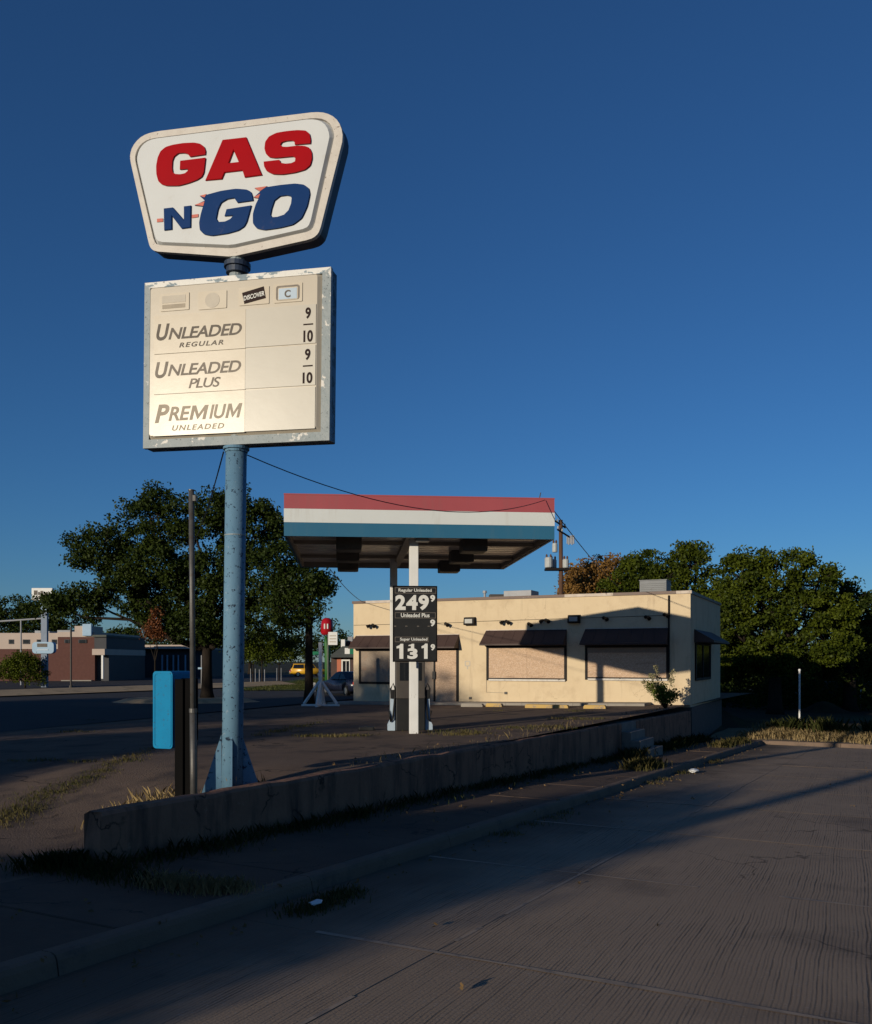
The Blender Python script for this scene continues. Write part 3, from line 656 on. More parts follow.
for s, bb, mm, bo, sp in (('U', (-1.153, .332, -.96, .555), 'ink', .03, 1), ('NLEADED', (-.975, .338, .082, .492), 'ink', .020, .95), ('REGULAR', (-.817, .222, -.179, .287), 'ink', .022, 1.25),
                      ('U', (-1.166, -.172, -.97, .046), 'ink2', .03, 1), ('NLEADED', (-.979, -.150, .076, .003), 'ink2', .018, .95), ('PLUS', (-.674, -.330, -.213, -.200), 'ink2', .012, .9),
                      ('P', (-1.163, -.770, -.95, -.525), 'ink3', .03, 1), ('RE', (-.962, -.750, -.640, -.562), 'ink3', .022, .97), ('IU', (-.372, -.750, -.130, -.562), 'ink3', .022, .97), ('UNLEADED', (-.908, -.884, -.156, -.812), 'ink3', .02, 1.25)):
    pt('lettering', s, bb, mm, bold=bo, shear=0.24, ext=.003, space=sp)
def em(x0, x1, z0, z1, sh=.24):
    w = x1 - x0; h = z1 - z0; t = .19 * w
    p = [(0, 0), (0, h), (t * 1.15, h), (w / 2, h * .38), (w - t * 1.15, h), (w, h), (w, 0), (w - t, 0), (w - t, h * .66), (w / 2 + .02 * w, h * .04), (w / 2 - .02 * w, h * .04), (t, h * .66), (t, 0)]
    MB().prism([(x0 + a + sh * (c - h / 2), z0 + c) for a, c in p], yT - .003, yT).build('lettering', 'ink3', pc)
em(-.635, -.405, -.750, -.562); em(-.120, .075, -.750, -.562)
yD = Y0 - .0102
for s, bb in (('9', (.961, .478, 1.037, .626)), ('10', (.937, .178, 1.067, .332)), ('9', (.960, -.056, 1.037, .092)), ('10', (.932, -.355, 1.067, -.210))):
    pt('digit', s, bb, 'darkink', y=yD, bold=.035, ext=.003)
for z in (.407, -.129): MB().box(.934, yD - .003, z - .009, 1.068, yD, z + .009).build('fraction_bar', 'darkink', pc)
for bb in ((-1.101, .723, -.681, .955), (-.547, .706, -.142, .940), (.032, .717, .456, .950), (.520, .715, .915, .960)):
    MB().prism(rrect(*bb, .01, 2), Y0 - .010, Y0 + .02).build('card_decal', 'creampanel2', pc)
yC = Y0 - .0098
MB().box(-1.075, yC - .003, .83, -.732, yC, .925).build('decal_print', 'ghost', pc)
MB().box(-1.070, yC - .003, .755, -.737, yC, .808).build('decal_print', 'ink3', pc)
MB().prism([(-.345 + .105 * math.cos(rad(a)), .82 + .1 * math.sin(rad(a))) for a in range(0, 360, 15)], yC - .003, yC).build('decal_print', 'ghost', pc)
dc = MB().prism([(.078, .882), (.382, .945), (.412, .790), (.112, .735)], yC - .004, yC).build('card_print', 'darkink', pc)
t = text('lettering', 'DISCOVER', (.105, .80, .395, .862), yC - .0042, 'digit', pc, bold=.02, ext=.003)
for v in t.data.vertices: v.co.z += (v.co.x - .25) * .17
ringprism(rrect(.554, .744, .877, .933, .03, 3), rrect(.576, .742, .855, .912, .02, 3), yC - .004, yC).build('card_print', 'ink2', pc)
MB().box(.590, yC - .003, .755, .842, yC, .895).build('decal_print', 'palebox', pc)
text('lettering', 'C', (.672, .775, .755, .872), yC - .0032, 'ink', pc, bold=.03, ext=.003)
for o in pc.children:
    if o.name.split('.')[0] not in ('frame', 'face_panel'): o.location = (.030, 0, -.022)
# logo cabinet
outer = [(-1.619, .482), (-1.626, .563), (-1.593, .669), (-1.5, .768), (-1.378, .819), (-1.22, .834), (1.07, .826), (1.214, .799), (1.348, .722), (1.429, .606), (1.463, .447), (1.185, -.707), (1.134, -.772), (1.052, -.808), (-.05, -.945), (-1.2, -.784), (-1.265, -.735), (-1.295, -.668)]
inner = [(-1.545, .474), (-1.547, .545), (-1.510, .640), (-1.425, .715), (-1.301, .748), (1.055, .752), (1.196, .720), (1.300, .630), (1.345, .50), (1.330, .420), (1.105, -.644), (1.05, -.703), (-.040, -.838), (-1.160, -.704), (-1.218, -.644)]
def chaikin(p):
    out = []; n = len(p)
    for k in range(n):
        a, b = Vector(p[k]), Vector(p[(k + 1) % n]); L = (b - a).length; q = min(.25, .05 / L if L > .3 else .25)
        out += [tuple(a.lerp(b, q)), tuple(b.lerp(a, q))]
    return out
outer = chaikin(outer); inner = chaikin(inner)
def shrink(p, k, c=(-.07, 0)): return [(c[0] + (x - c[0]) * k, c[1] + (z - c[1]) * k) for x, z in p]
lc = MB().prism(shrink(outer, .995), 0.062, 0.235).build('logo_cabinet', 'signside', ps)
lc.matrix_local = Matrix.Translation(rel(-2.6136, 11.88, 7.9332)) @ plane_frame(rad(14.5), rad(2.0)) @ Matrix.Scale(KS, 4)
ringprism(outer, shrink(inner, 1.0), -0.015, 0.05).build('rim', 'signrim', lc)
pan(inner, shrink(inner, .962, (-.09, .02)), 0.03, -.045).build('face_panel', 'signface', lc)
Gp = [(-.493, .449), (-.489, .498), (-.513, .555), (-.57, .598), (-.662, .624), (-.827, .635), (-.982, .629), (-1.085, .611), (-1.16, .563), (-1.201, .481), (-1.22, .371), (-1.212, .259), (-1.18, .163), (-1.13, .116), (-1.056, .09), (-.877, .073), (-.726, .095), (-.604, .125), (-.534, .16), (-.505, .216), (-.488, .406), (-.86, .403), (-.862, .289), (-.737, .285), (-.744, .258), (-.782, .229), (-.854, .223), (-.926, .234), (-.969, .263), (-.981, .329), (-.978, .42), (-.955, .473), (-.895, .509), (-.812, .504), (-.75, .483), (-.717, .443)]
Ap = [(-.482, .106), (-.247, .617), (.095, .615), (.338, .096), (.091, .090), (.056, .184), (-.202, .183), (-.239, .101)]; Ah = [(-.081, .463), (-.003, .302), (-.145, .302)]
Sp = [(1.001, .433), (1.005, .481), (.986, .56), (.933, .604), (.818, .623), (.672, .627), (.525, .621), (.42, .584), (.37, .521), (.362, .435), (.386, .364), (.434, .316), (.515, .298), (.62, .295), (.767, .293), (.803, .266), (.798, .224), (.749, .206), (.665, .207), (.595, .226), (.579, .266), (.357, .266), (.366, .201), (.404, .139), (.491, .091), (.628, .074), (.795, .08), (.94, .104), (1.01, .154), (1.032, .238), (1.025, .316), (.992, .377), (.929, .407), (.825, .422), (.679, .422), (.616, .431), (.583, .463), (.603, .492), (.665, .503), (.749, .499), (.785, .476), (.787, .441)]
Np = [(-1.088, -.208), (-.95, -.206), (-.78, -.388), (-.787, -.207), (-.68, -.205), (-.676, -.498), (-.809, -.502), (-.963, -.319), (-.956, -.501), (-1.071, -.503)]
G2p = [(.222, -.224), (.21, -.161), (.187, -.107), (.129, -.073), (-.029, -.046), (-.251, -.054), (-.435, -.083), (-.551, -.095), (-.478, -.16), (-.624, -.21), (-.501, -.233), (-.53, -.329), (-.552, -.443), (-.538, -.545), (-.472, -.609), (-.358, -.636), (-.136, -.625), (.022, -.598), (.108, -.551), (.144, -.489), (.199, -.285), (-.156, -.304), (-.182, -.391), (-.055, -.394), (-.095, -.436), (-.173, -.464), (-.269, -.461), (-.302, -.412), (-.281, -.293), (-.239, -.21), (-.151, -.17), (-.05, -.165), (-.001, -.232)]
Op = [(1.017, -.214), (.999, -.137), (.931, -.088), (.808, -.062), (.594, -.061), (.44, -.069), (.241, -.069), (.324, -.12), (.233, -.186), (.308, -.198), (.262, -.285), (.228, -.396), (.232, -.525), (.288, -.595), (.398, -.624), (.614, -.614), (.796, -.588), (.915, -.514), (.986, -.366)]
Oh = [(.769, -.247), (.753, -.217), (.691, -.2), (.599, -.203), (.524, -.252), (.49, -.349), (.475, -.432), (.501, -.469), (.578, -.47), (.669, -.45), (.729, -.398), (.762, -.317)]
def smooth_loop(p, lim=0.35):
    """round the softly turning vertices, keep the sharp ones"""
    out = []; n = len(p)
    for i in range(n):
        a, b, c = Vector(p[i - 1]), Vector(p[i]), Vector(p[(i + 1) % n]); t = (b - a).angle(c - b) if (b - a).length and (c - b).length else 0
        if t < 0.75 and min((b - a).length, (c - b).length) < .3: out += [tuple(b.lerp(a, .27)), tuple(b * .92 + (a + c) * .04), tuple(b.lerp(c, .27))]
        else: out.append(tuple(b))
    return out
def letter(name, p, mat, hole=None, y0=-.068):
    o = MB().prism(smooth_loop(p), y0, -.040, holes=[hole] if hole else ()).build(name, mat, lc)
    bm = bmesh.new(); bm.from_mesh(o.data)
    ed = [e for e in bm.edges if all(abs(v.co.y - y0) < 1e-5 for v in e.verts) and len(e.link_faces) == 2 and any(abs(f.normal.y) < .5 for f in e.link_faces)]
    bmesh.ops.bevel(bm, geom=ed, offset=0.007, segments=1, affect='EDGES', clamp_overlap=True); bm.to_mesh(o.data); bm.free()
    return o
letter('letter', Gp, 'red'); letter('letter', Ap, 'red', Ah); letter('letter', Sp, 'red')
letter('letter', Np, 'navy'); letter('letter', G2p, 'navy'); letter('letter', Op, 'navy', Oh)
for q in ([(-1.19, -.334), (-1.1, -.336), (-1.099, -.38), (-1.188, -.379)], [(-.666, -.328), (-.572, -.325), (-.574, -.365), (-.664, -.369)]): MB().prism(q, -.055, -.040).build('dash', 'orange', lc)
for q in ([(-.551, -.093), (-.455, -.080), (-.479, -.122)], [(-.624, -.208), (-.477, -.175), (-.494, -.233)], [(.241, -.066), (.42, -.060), (.318, -.117)], [(.233, -.184), (.325, -.150), (.302, -.203)]): MB().prism(q, -.071, -.040).build('flame', 'orange', lc)
for o in lc.children:
    if o.name.split('.')[0] in ('letter', 'dash', 'flame'): o.location = (.034, 0, -.034)
m = MB(); m.tube([rel(-2.657, 11.98, 6.70), rel(-2.645, 11.98, 7.05)], 0.098, 16)
m.build('upper_neck', 'cab_frame', ps)
m = MB(); m.tube([rel(-2.645, 11.98, 6.875), rel(-2.643, 11.98, 6.935)], 0.178, 20); m.tube([rel(-2.645, 11.98, 6.80), rel(-2.643, 11.98, 6.874)], 0.15, 20); m.build('collar', 'signside', ps)

# ------------------------------------------------------------------ steel pipe, black posts, cyan box beside the sign
x, y = -3.20, 11.9
tp = thing('steel_pipe', 'slim grey galvanised pipe standing beside the blue sign pole', 'pole', (x, y, z_lot(x, y)))
b0 = z_lot(x, y)
m = MB(); m.tube([(0, 0, -.3), (-.012, 0, 1.35)], .045, 14); m.build('lower_tube', 'galv', tp, smooth=True)
m = MB(); m.tube([(-.012, 0, 1.345), (-.035, 0, 3.90 - b0)], .036, 14); m.build('upper_tube', 'galv', tp, smooth=True)
m = MB(); m.tube([(-.012, 0, 1.33), (-.012, 0, 1.385)], .052, 14); m.build('coupling', 'galv', tp)
m = MB(); m.tube([(-.035, 0, 3.90 - b0), (-.035, 0, 3.915 - b0)], .042, 14); m.build('cap', 'galv', tp)
MB().bbox(-.01, -.03, 3.76 - b0, .03, .03, 3.84 - b0, r=.005).build('clip', 'galv', tp)
for i, (px, lab, yy) in enumerate(((181.2, 'black square steel post carrying the cyan box', 12.2), (191, 'black square steel post right behind the grey pipe', 12.2))):
    xx = (px - 436) / 900 * yy; zz = z_lot(xx, yy)
    bp = thing('steel_post', lab, 'post', (xx, yy, zz), rad(-16), 'black posts beside the sign pole')
    hh = 1.65 - 19 * yy / 900 - zz
    MB().bbox(-.062, -.062, -.3, .062, .062, hh, r=.006).build('shaft', 'blackmetal', bp)
    MB().bbox(-.066, -.066, hh, .066, .066, hh + .012, r=.004).build('cap', 'blackmetal', bp)
bx = thing('service_box', 'cyan blue metal service box with rounded corners on black post', 'box', (-3.63, 12.55, .45), rad(-20))
MB().prism(rrect(-.19, 0, .13, 1.06, .05, 5), -.25, .22).build('shell', 'bluebox', bx)
ringprism(rrect(-.17, .02, .11, 1.04, .045, 5), rrect(-.155, .035, .095, 1.025, .04, 5), -.256, -.249).build('door_seam', 'bluebox', bx)
MB().bbox(.131, -.06, .1, .33, .06, .96, r=.01).build('mount', 'blackmetal', bx)

# ------------------------------------------------------------------ fuel canopy
CA = rad(5.5)
cn = thing('fuel_canopy', 'flat fuel canopy with red, white and blue striped fascia on two posts', 'canopy', (-3.48, 20.6, 0), CA)
CW, CD, Z0, Z1 = 6.30, 7.0, 4.515, 5.46
def ring(m, z0, z1, e, t=0.06):
    m.box(-e, -e, z0, CW + e, t, z1); m.box(-e, CD - t, z0, CW + e, CD + e, z1)
    m.box(-e, t, z0, t, CD - t, z1); m.box(CW - t, t, z0, CW + e, CD - t, z1)
h3_ = (Z1 - Z0) / 3
m = MB(); ring(m, Z0, Z0 + h3_ - .002, 0.0); m.build('blue_stripe', 'bluestripe', cn)
m = MB(); ring(m, Z0 + h3_, Z0 + 2 * h3_ - .002, 0.003); m.build('white_stripe', 'whitestripe', cn)
m = MB(); ring(m, Z0 + 2 * h3_, Z1, 0.0); m.build('red_stripe', 'redstripe', cn)
m = MB(); ring(m, Z1 + .001, Z1 + .03, 0.006); m.build('top_trim', 'redstripe', cn)
MB().box(.06, .06, Z0 + .46, CW - .06, CD - .06, Z0 + .52).build('roof_deck', 'darksteel', cn)
for k in range(17):
    y0 = .07 + k * .404; zz = Z0 + .15
    vs = []
    prof = [(0.0, .1), (0.0, 0), (.30, 0), (.33, .06), (.38, .06), (.398, .0), (.398, .1)]
    for xx in (.065, CW - .065):
        for a, b in prof: vs.append((xx, y0 + a, zz + b))
    n = len(prof); MB().add(vs, [(i, i + 1, n + i + 1, n + i) for i in range(n - 1)]).build('deck_panel', 'deck', cn)
m = MB(); ring(m, Z0 + .02, Z0 + .43, -0.062, t=.11); m.build('inner_flange', 'deckbeam', cn)
c1 = (3.02, 0.62); c2x = (2.78, 5.5)
for nm, (xx, yy) in (('column', c1), ('column', c2x)):
    w_ = .105
    c = MB().bbox(xx - w_, yy - w_, -.4, xx + w_, yy + w_, Z0 + .165, r=.012).build(nm, 'postwhite', cn)
    MB().bbox(xx - .2, yy - .2, Z0 + .167, xx + .2, yy + .2, Z0 + .19, r=.006).build('top_plate', 'darksteel', c)
for xx in (c1[0] - .1,): MB().box(xx - .1, .12, Z0 + .03, xx + .10, CD - .12, Z0 + .145).build('main_beam', 'deckbeam', cn)
for yy in (1.9, 4.9): MB().box(.12, yy - .07, Z0 + .06, CW - .12, yy + .07, Z0 + .145).build('cross_beam', 'deckbeam', cn)
for (xx, yy) in ((4.55, 1.3), (4.55, 3.75), (4.5, 6.35), (1.48, 1.3), (1.45, 3.75), (1.45, 6.2)):
    lb = MB().bbox(xx - .31, yy - .36, Z0 - .17, xx + .31, yy + .36, Z0 + .145, r=.03).build('light_box', 'fixture', cn)
    MB().box(xx - .24, yy - .28, Z0 - .178, xx + .24, yy + .28, Z0 - .171).build('lens', 'fixture', lb)
sl_ = MB().bbox(c1[0] + .02, .20, Z0 - .06, c1[0] + .34, .44, Z0 + .02, r=.02).build('post_lamp', 'lens', cn)
MB().tube([(5.95, .04, Z1 + .03), (5.98, .04, Z1 + .16)], .012, 6).build('wire_bracket', 'darksteel', cn)
# price board on the front post
pbd = thing('price_board', 'black fuel price board with white numbers on the front canopy post', 'sign', (-.487, 21.0, 2.501), CA)
pbd.location = (-.483, 20.72, 2.501); pbd.rotation_euler = (0, 0, rad(5))
MB().bbox(-.508, 0, -.868, .510, .09, .876, r=.008).build('board', 'black', pbd)
ringprism(rrect(-.512, -.872, .514, .880, .01, 2), rrect(-.488, -.846, .490, .856, .01, 2), -.008, .03).build('edge_trim', 'blackmetal', pbd)
def one(bb, y):
    x0, z0, x1, z1 = bb; w = x1 - x0; h = z1 - z0
    return MB().prism([(x0 + .42 * w, z0), (x1, z0), (x1, z1), (x0 + .58 * w, z1), (x0 + .42 * w, z1 - .10 * h), (x0, z1 - .17 * h), (x0, z1 - .31 * h), (x0 + .42 * w, z1 - .29 * h)], y - .005, y).build('digit', 'digit', pbd)
def hdr(bb, s, tb):
    p_ = ringprism(rrect(*bb, .006, 1), rrect(bb[0] + .012, bb[1] + .012, bb[2] - .012, bb[3] - .012, .006, 1), -.006, .002).build('name_plate', 'ink', pbd)
    text('lettering', s, tb, -.0005, 'digit', p_, bold=.022, ext=.004)
hdr((-.462, .703, .487, .838), 'Regular Unleaded', (-.38, .722, .385, .815)); hdr((-.462, .132, .478, .268), 'Unleaded Plus', (-.325, .155, .335, .250)); hdr((-.462, -.416, .312, -.295), 'Super Unleaded', (-.345, -.402, .285, -.315))
for s, bb in (('2', (-.455, .322, -.215, .668)), ('4', (-.205, .322, .060, .668)), ('9', (.080, .318, .320, .672)), ('9', (.350, .512, .464, .672)), ('9', (.350, -.054, .464, .106)), ('9', (.360, -.610, .462, -.461))):
    text('digit', s, bb, -.0005, 'digit', pbd, bold=.045, ext=.005)
one((-.425, -.800, -.270, -.455), -.0005); one((.150, -.800, .290, -.450), -.0005); one((-.150, -.62, -.02, -.455), -.0022)
text('digit', '3', (-.175, -.805, .060, -.555), -.0005, 'digit', pbd, bold=.05, ext=.005)
for x_ in (-.462, -.206, .065, .31): MB().box(x_ - .02, -.004, -.06, x_ + .03, .001, -.04).build('clip', 'ink', pbd)
for z_ in (.55, -.55): MB().box(-.15, .091, z_ - .03, .15, .20, z_ + .03).build('bracket', 'darksteel', pbd)
# pump left between the posts
fd = thing('fuel_dispenser', 'old dark fuel dispenser with pale side guards and black hoses under canopy', 'fuel pump', (-.66, 22.7, z_lot(-.66, 22.7)), CA)
MB().bbox(-.36, -.28, 0, .36, .28, .80, r=.02).build('lower_cabinet', 'black', fd)
MB().bbox(-.36, -.28, .802, .36, .28, 1.85, r=.02).build('upper_cabinet', 'darksteel', fd)
MB().box(-.27, -.293, 1.25, .27, -.281, 1.70).build('display', 'glass', fd)
for s in (-1, 1):
    q = [(s * .38, 0), (s * .56, 0), (s * .56, .14), (s * .50, .26), (s * .485, .80), (s * .38, .80)]
    MB().prism(q, -.16, .16).build('side_guard', 'palebox', fd)
    m = MB(); m.tube([(s * .47, -.10, .78), (s * .49, -.18, 1.05), (s * .43, -.20, 1.18), (s * .38, -.18, 1.05), (s * .40, -.20, .7), (s * .44, -.22, .3), (s * .49, -.2, .22), (s * .53, -.18, .5)], .022, 8); m.build('hose', 'rubber', fd, smooth=True)
    MB().bbox(s * .45 - .05, -.21, .80, s * .45 + .05, -.11, 1.02, r=.015).build('nozzle', 'rubber', fd)
tag(MB().bbox(-1.95, 22.6, z_lot(-1.8, 22.6) - .02, -1.55, 22.9, z_lot(-1.8, 22.6) + .10, r=.04).build('rubbish_bag', 'rubber'), 'crumpled black bag on the ground left of the fuel pump', 'bag')

# ------------------------------------------------------------------ the store
BR = rad(-25)
bd = thing('store_building', 'flat roofed cream stucco store with boarded windows and brown awnings', 'building', (-3.739, 40.793, 0), BR)
BL, BDp, ZT = 14.89, 8.35, 4.24
MB().box(0, 0, -.6, BL, BDp, ZT).build('wall', 'stucco', bd)
MB().box(BL - 2.6, -.045, -2.2, BL + .06, BDp + .05, -.13).build('plinth', 'plinth', bd)
caps = [(-.05, 0.65, 'cap'), (.655, 2.35, 'cappale'), (2.355, 7.55, 'cap'), (7.555, 9.9, 'cap'), (9.905, 11.9, 'cappale'), (11.905, 14.35, 'cap'), (14.355, BL + .05, 'cappale')]
for a, b, mm in caps: MB().box(a, -.05, ZT + .001, b, .30, ZT + .115).build('cap_flashing', mm, bd)
MB().box(BL - .25, .301, ZT + .001, BL + .05, BDp + .05, ZT + .11).build('cap_flashing', 'cap', bd)
MB().box(-.05, .301, ZT + .001, .25, BDp + .05, ZT + .11).build('cap_flashing', 'cap', bd)
def awn(x0, x1, zt, zb, out=.52, inset=.10):
    vs = [(x0 + inset, -.004, zt), (x1, -.004, zt), (x1, -out, zb + .06), (x0, -out, zb + .06), (x0, -out, zb), (x1, -out, zb), (x1, -.004, zb), (x0 + inset * .4, -.004, zb)]
    a = MB().add(vs, [(0, 1, 2, 3), (3, 2, 5, 4), (0, 3, 4, 7), (1, 6, 5, 2), (0, 7, 6, 1), (4, 5, 6, 7)]).build('awning', 'awning', bd)
    MB().box(x0 + inset, -.03, zt + .001, x1, -.003, zt + .035).build('flashing', 'cappale', a)
    m = MB(); n = int((x1 - x0) / .45)
    for k in range(1, n):
        q = k / n; xa = x0 + inset + (x1 - x0 - inset) * q; xb = x0 + (x1 - x0) * q
        m.add([(xa - .012, -.006, zt + .012), (xa + .012, -.006, zt + .012), (xb + .012, -out, zb + .075), (xb - .012, -out, zb + .075), (xa - .012, -.006, zt - .01), (xa + .012, -.006, zt - .01), (xb + .012, -out, zb + .055), (xb - .012, -out, zb + .055)], [(0, 1, 2, 3), (4, 7, 6, 5), (0, 4, 5, 1), (1, 5, 6, 2), (2, 6, 7, 3), (3, 7, 4, 0)])
    m.build('seam', 'awning', a)
    return a
awn(.02, 5.22, 2.78, 2.20); awn(6.36, 9.99, 2.93, 2.30); awn(10.66, 14.06, 2.93, 2.29)
def window(x0, x1, z0, z1, boards, mat, sill=True):
    w = MB(); t = .10; w.box(x0, -.05, z0, x0 + t, -.002, z1); w.box(x1 - t, -.05, z0, x1, -.002, z1); w.box(x0 + t, -.05, z1 - t, x1 - t, -.002, z1); w.box(x0 + t, -.05, z0, x1 - t, -.002, z0 + t)
    w = w.build('window_frame', 'frame', bd); n = len(boards)
    for k in range(n - 1): MB().box(x0 + t + .003 + boards[k], -.022, z0 + t + .003, x0 + t + boards[k + 1] - .004, -.003, z1 - t - .003).build('board', mat, w)
    if sill: MB().box(x0 + .12, -.085, z0 - .02, x1 - .05, -.052, z0 + .055).build('sill', 'sill', w)
    return w
window(.30, 2.35, .62, 2.19, [0, 1.9], 'osb2', False)
window(6.49, 9.99, .84, 2.29, [0, 1.70, 3.35], 'osb')
window(10.76, 14.08, .90, 2.28, [0, 3.17], 'osb')
MB().box(10.85, -.045, 1.98, 14.0, -.023, 2.2).build('header_board', 'osb2', bd)
# doors
m = MB(); m.box(3.28, -.05, -.28, 3.38, -.002, 2.19); m.box(5.10, -.05, -.28, 5.20, -.002, 2.19); m.box(3.38, -.05, 2.11, 5.10, -.002, 2.19); m.box(4.03, -.055, -.28, 4.11, -.002, 2.11)
df = m.build('door_frame', 'frame', bd)
MB().box(3.384, -.03, -.26, 4.026, -.003, 2.106).build('door_board', 'osb2', df); MB().box(4.114, -.03, -.26, 5.096, -.003, 2.106).build('door_board', 'osb', df)
MB().bbox(4.0, -.12, .86, 4.14, -.056, 1.20, r=.015).build('door_lock', 'black', df)
# side window and awning on the right wall
m = MB(); t = .1
Sx = Matrix.Translation((BL, 0, 0)) @ Matrix.Rotation(rad(90), 4, 'Z')
def sbox(x0, y0, z0, x1, y1, z1): return MB().box(x0, y0, z0, x1, y1, z1, M4=Sx)
sw_ = MB()
for a in ((1.0, -.06, .87, 1.12, -.002, 2.40), (4.9, -.06, .87, 5.02, -.002, 2.40), (1.12, -.06, .87, 4.9, -.002, .97), (1.12, -.06, 2.30, 4.9, -.002, 2.40), (2.9, -.05, .97, 3.0, -.002, 2.30)): sw_.box(*a, M4=Sx)
sw_ = sw_.build('window_frame', 'frame', bd); sbox(1.123, -.02, .973, 2.897, -.004, 2.297).build('pane', 'glass', sw_); sbox(3.003, -.02, .973, 4.897, -.004, 2.297).build('pane', 'glass', sw_)
vs = [(.85, -.004, 2.90), (5.6, -.004, 2.90), (5.6, -.75, 2.46), (.85, -.75, 2.46), (.85, -.75, 2.38), (5.6, -.75, 2.38), (5.6, -.004, 2.38), (.85, -.004, 2.38)]
MB().add([Sx @ Vector(v) for v in vs], [(0, 1, 2, 3), (3, 2, 5, 4), (0, 3, 4, 7), (1, 6, 5, 2), (0, 7, 6, 1), (4, 5, 6, 7)]).build('awning', 'awning', bd)
# wall lamps and spotlights
for x_, z_ in ((5.75, 3.35), (10.32, 3.35)):
    lp = MB().prism([(0, -.17), (0, .17), (-.16, .15), (-.22, -.12), (-.2, -.17)], -.24, .24, M4=Matrix.Translation((x_, -.002, z_)) @ Matrix.Rotation(rad(90), 4, 'Z')).build('wall_lamp', 'frame', bd)
    MB().box(x_ - .17, -.24, z_ - .10, x_ + .17, -.215, z_ + .08).build('lens', 'lens', lp)
def spot(x_, z_, two=True):
    s = MB(); s.tube([(x_, -.001, z_), (x_, -.06, z_)], .07, 10)
    for sg in ((-1, 1) if two else (1,)):
        s.tube([(x_, -.05, z_), (x_ + sg * .09, -.13, z_ - .01)], .018, 6)
        d = Vector((sg * .6, -.6, -.55)).normalized(); p = Vector((x_ + sg * .1, -.14, z_ - .01))
        s.tube([p - d * .05, p + d * .05, p + d * .14], [.03, .065, .085], 10)
    s.build('spotlight', 'frame', bd)
for x_, z_, tw in ((1.01, 3.26, 1), (4.6, 3.26, 0), (7.38, 3.31, 1), (8.37, 3.19, 0), (9.11, 3.33, 1), (11.52, 3.37, 0), (13.19, 3.37, 0), (13.91, 3.45, 0)): spot(x_, z_, bool(tw))
m = MB(); m.tube([(.02, -.012, 3.27), (5.5, -.012, 3.30)], .009, 5); m.tube([(5.9, -.012, 3.33), (13.9, -.012, 3.42)], .009, 5); m.build('conduit', 'darksteel', bd)
m = MB(); m.tube([(14.08, -.05, .95), (14.08, -.05, ZT - .05)], .035, 8); m.build('downpipe', 'frame', bd)
m = MB(); m.tube([(6.48, -.012, .84), (6.48, -.012, .33), (7.36, -.012, .31)], .008, 5); m.build('conduit', 'conc', bd)
for x_, z_ in ((7.36, .31), (5.75, .07)): MB().bbox(x_ - .06, -.05, z_ - .05, x_ + .06, -.001, z_ + .05, r=.01).build('outlet_box', 'fixture', bd)
MB().bbox(14.42, -.06, .3, 14.58, -.001, .62, r=.01).build('meter_box', 'stucco', bd)
ringprism(rrect(5.48, 1.42, 5.74, 1.66, .05, 3), rrect(5.53, 1.46, 5.69, 1.62, .04, 3), -.006, -.001).build('faded_sticker', 'ghost', bd)
MB().box(5.58, -.006, 1.30, 5.64, -.001, 1.44).build('faded_sticker', 'ghost', bd)
# walk in front of the store, wheel stops
Bm = Matrix.Translation((-3.739, 40.793, 0)) @ Matrix.Rotation(BR, 4, 'Z')
def bz(x_, y_):
    p = Bm @ Vector((x_, y_, 0)); return z_lot(p.x, p.y)
pw = MB(); xs = frange(-.6, 13.4, .7)
for a, b in zip(xs, xs[1:]):
    vs = []
    for x_, y_ in ((a + .004, -1.25), (b - .004, -1.25), (b - .004, -.004), (a + .004, -.004)):
        p = Bm @ Vector((x_, y_, 0)); vs.append((p.x, p.y, z_lot(p.x, p.y) + .10))
    vs += [(v[0], v[1], v[2] - .25) for v in vs]
    pw.add(vs, [(0, 1, 2, 3), (0, 4, 5, 1), (1, 5, 6, 2), (3, 7, 4, 0), (2, 6, 7, 3)])
structure(pw.build('store_walk', 'conc'))
def stop(px0, px1, py, Y, mat, label):
    a = at(px0, py, Y); b = at(px1, py, Y); c = (a + b) / 2; L = (b - a).length / 2 * 1.02
    o = MB().prism([(-L, -.1), (L, -.1), (L, .07), (L - .04, .13), (-L + .04, .13), (-L, .07)], -.09, .09).build('wheel_stop', mat); o.location = (c.x, c.y, z_lot(c.x, c.y)); o.rotation_euler = (rad(random.Random(px0).uniform(-3, 3)), 0, BR + rad(random.Random(px1).uniform(-4, 2)))
    return tag(o, label, 'wheel stop', 'wheel stops in front of the store')
stop(461, 484, 711, 35.5, 'conc', 'bare grey wheel stop in front of the boarded door')
stop(486, 503, 711, 35.3, 'stopyellow', 'short broken yellow wheel stop left of the long yellow one')
stop(525, 569, 711, 33.6, 'stopyellow', 'long yellow wheel stop below the middle boarded window')
stop(584, 606, 711, 32.6, 'stopyellow', 'yellow wheel stop below the right boarded window')
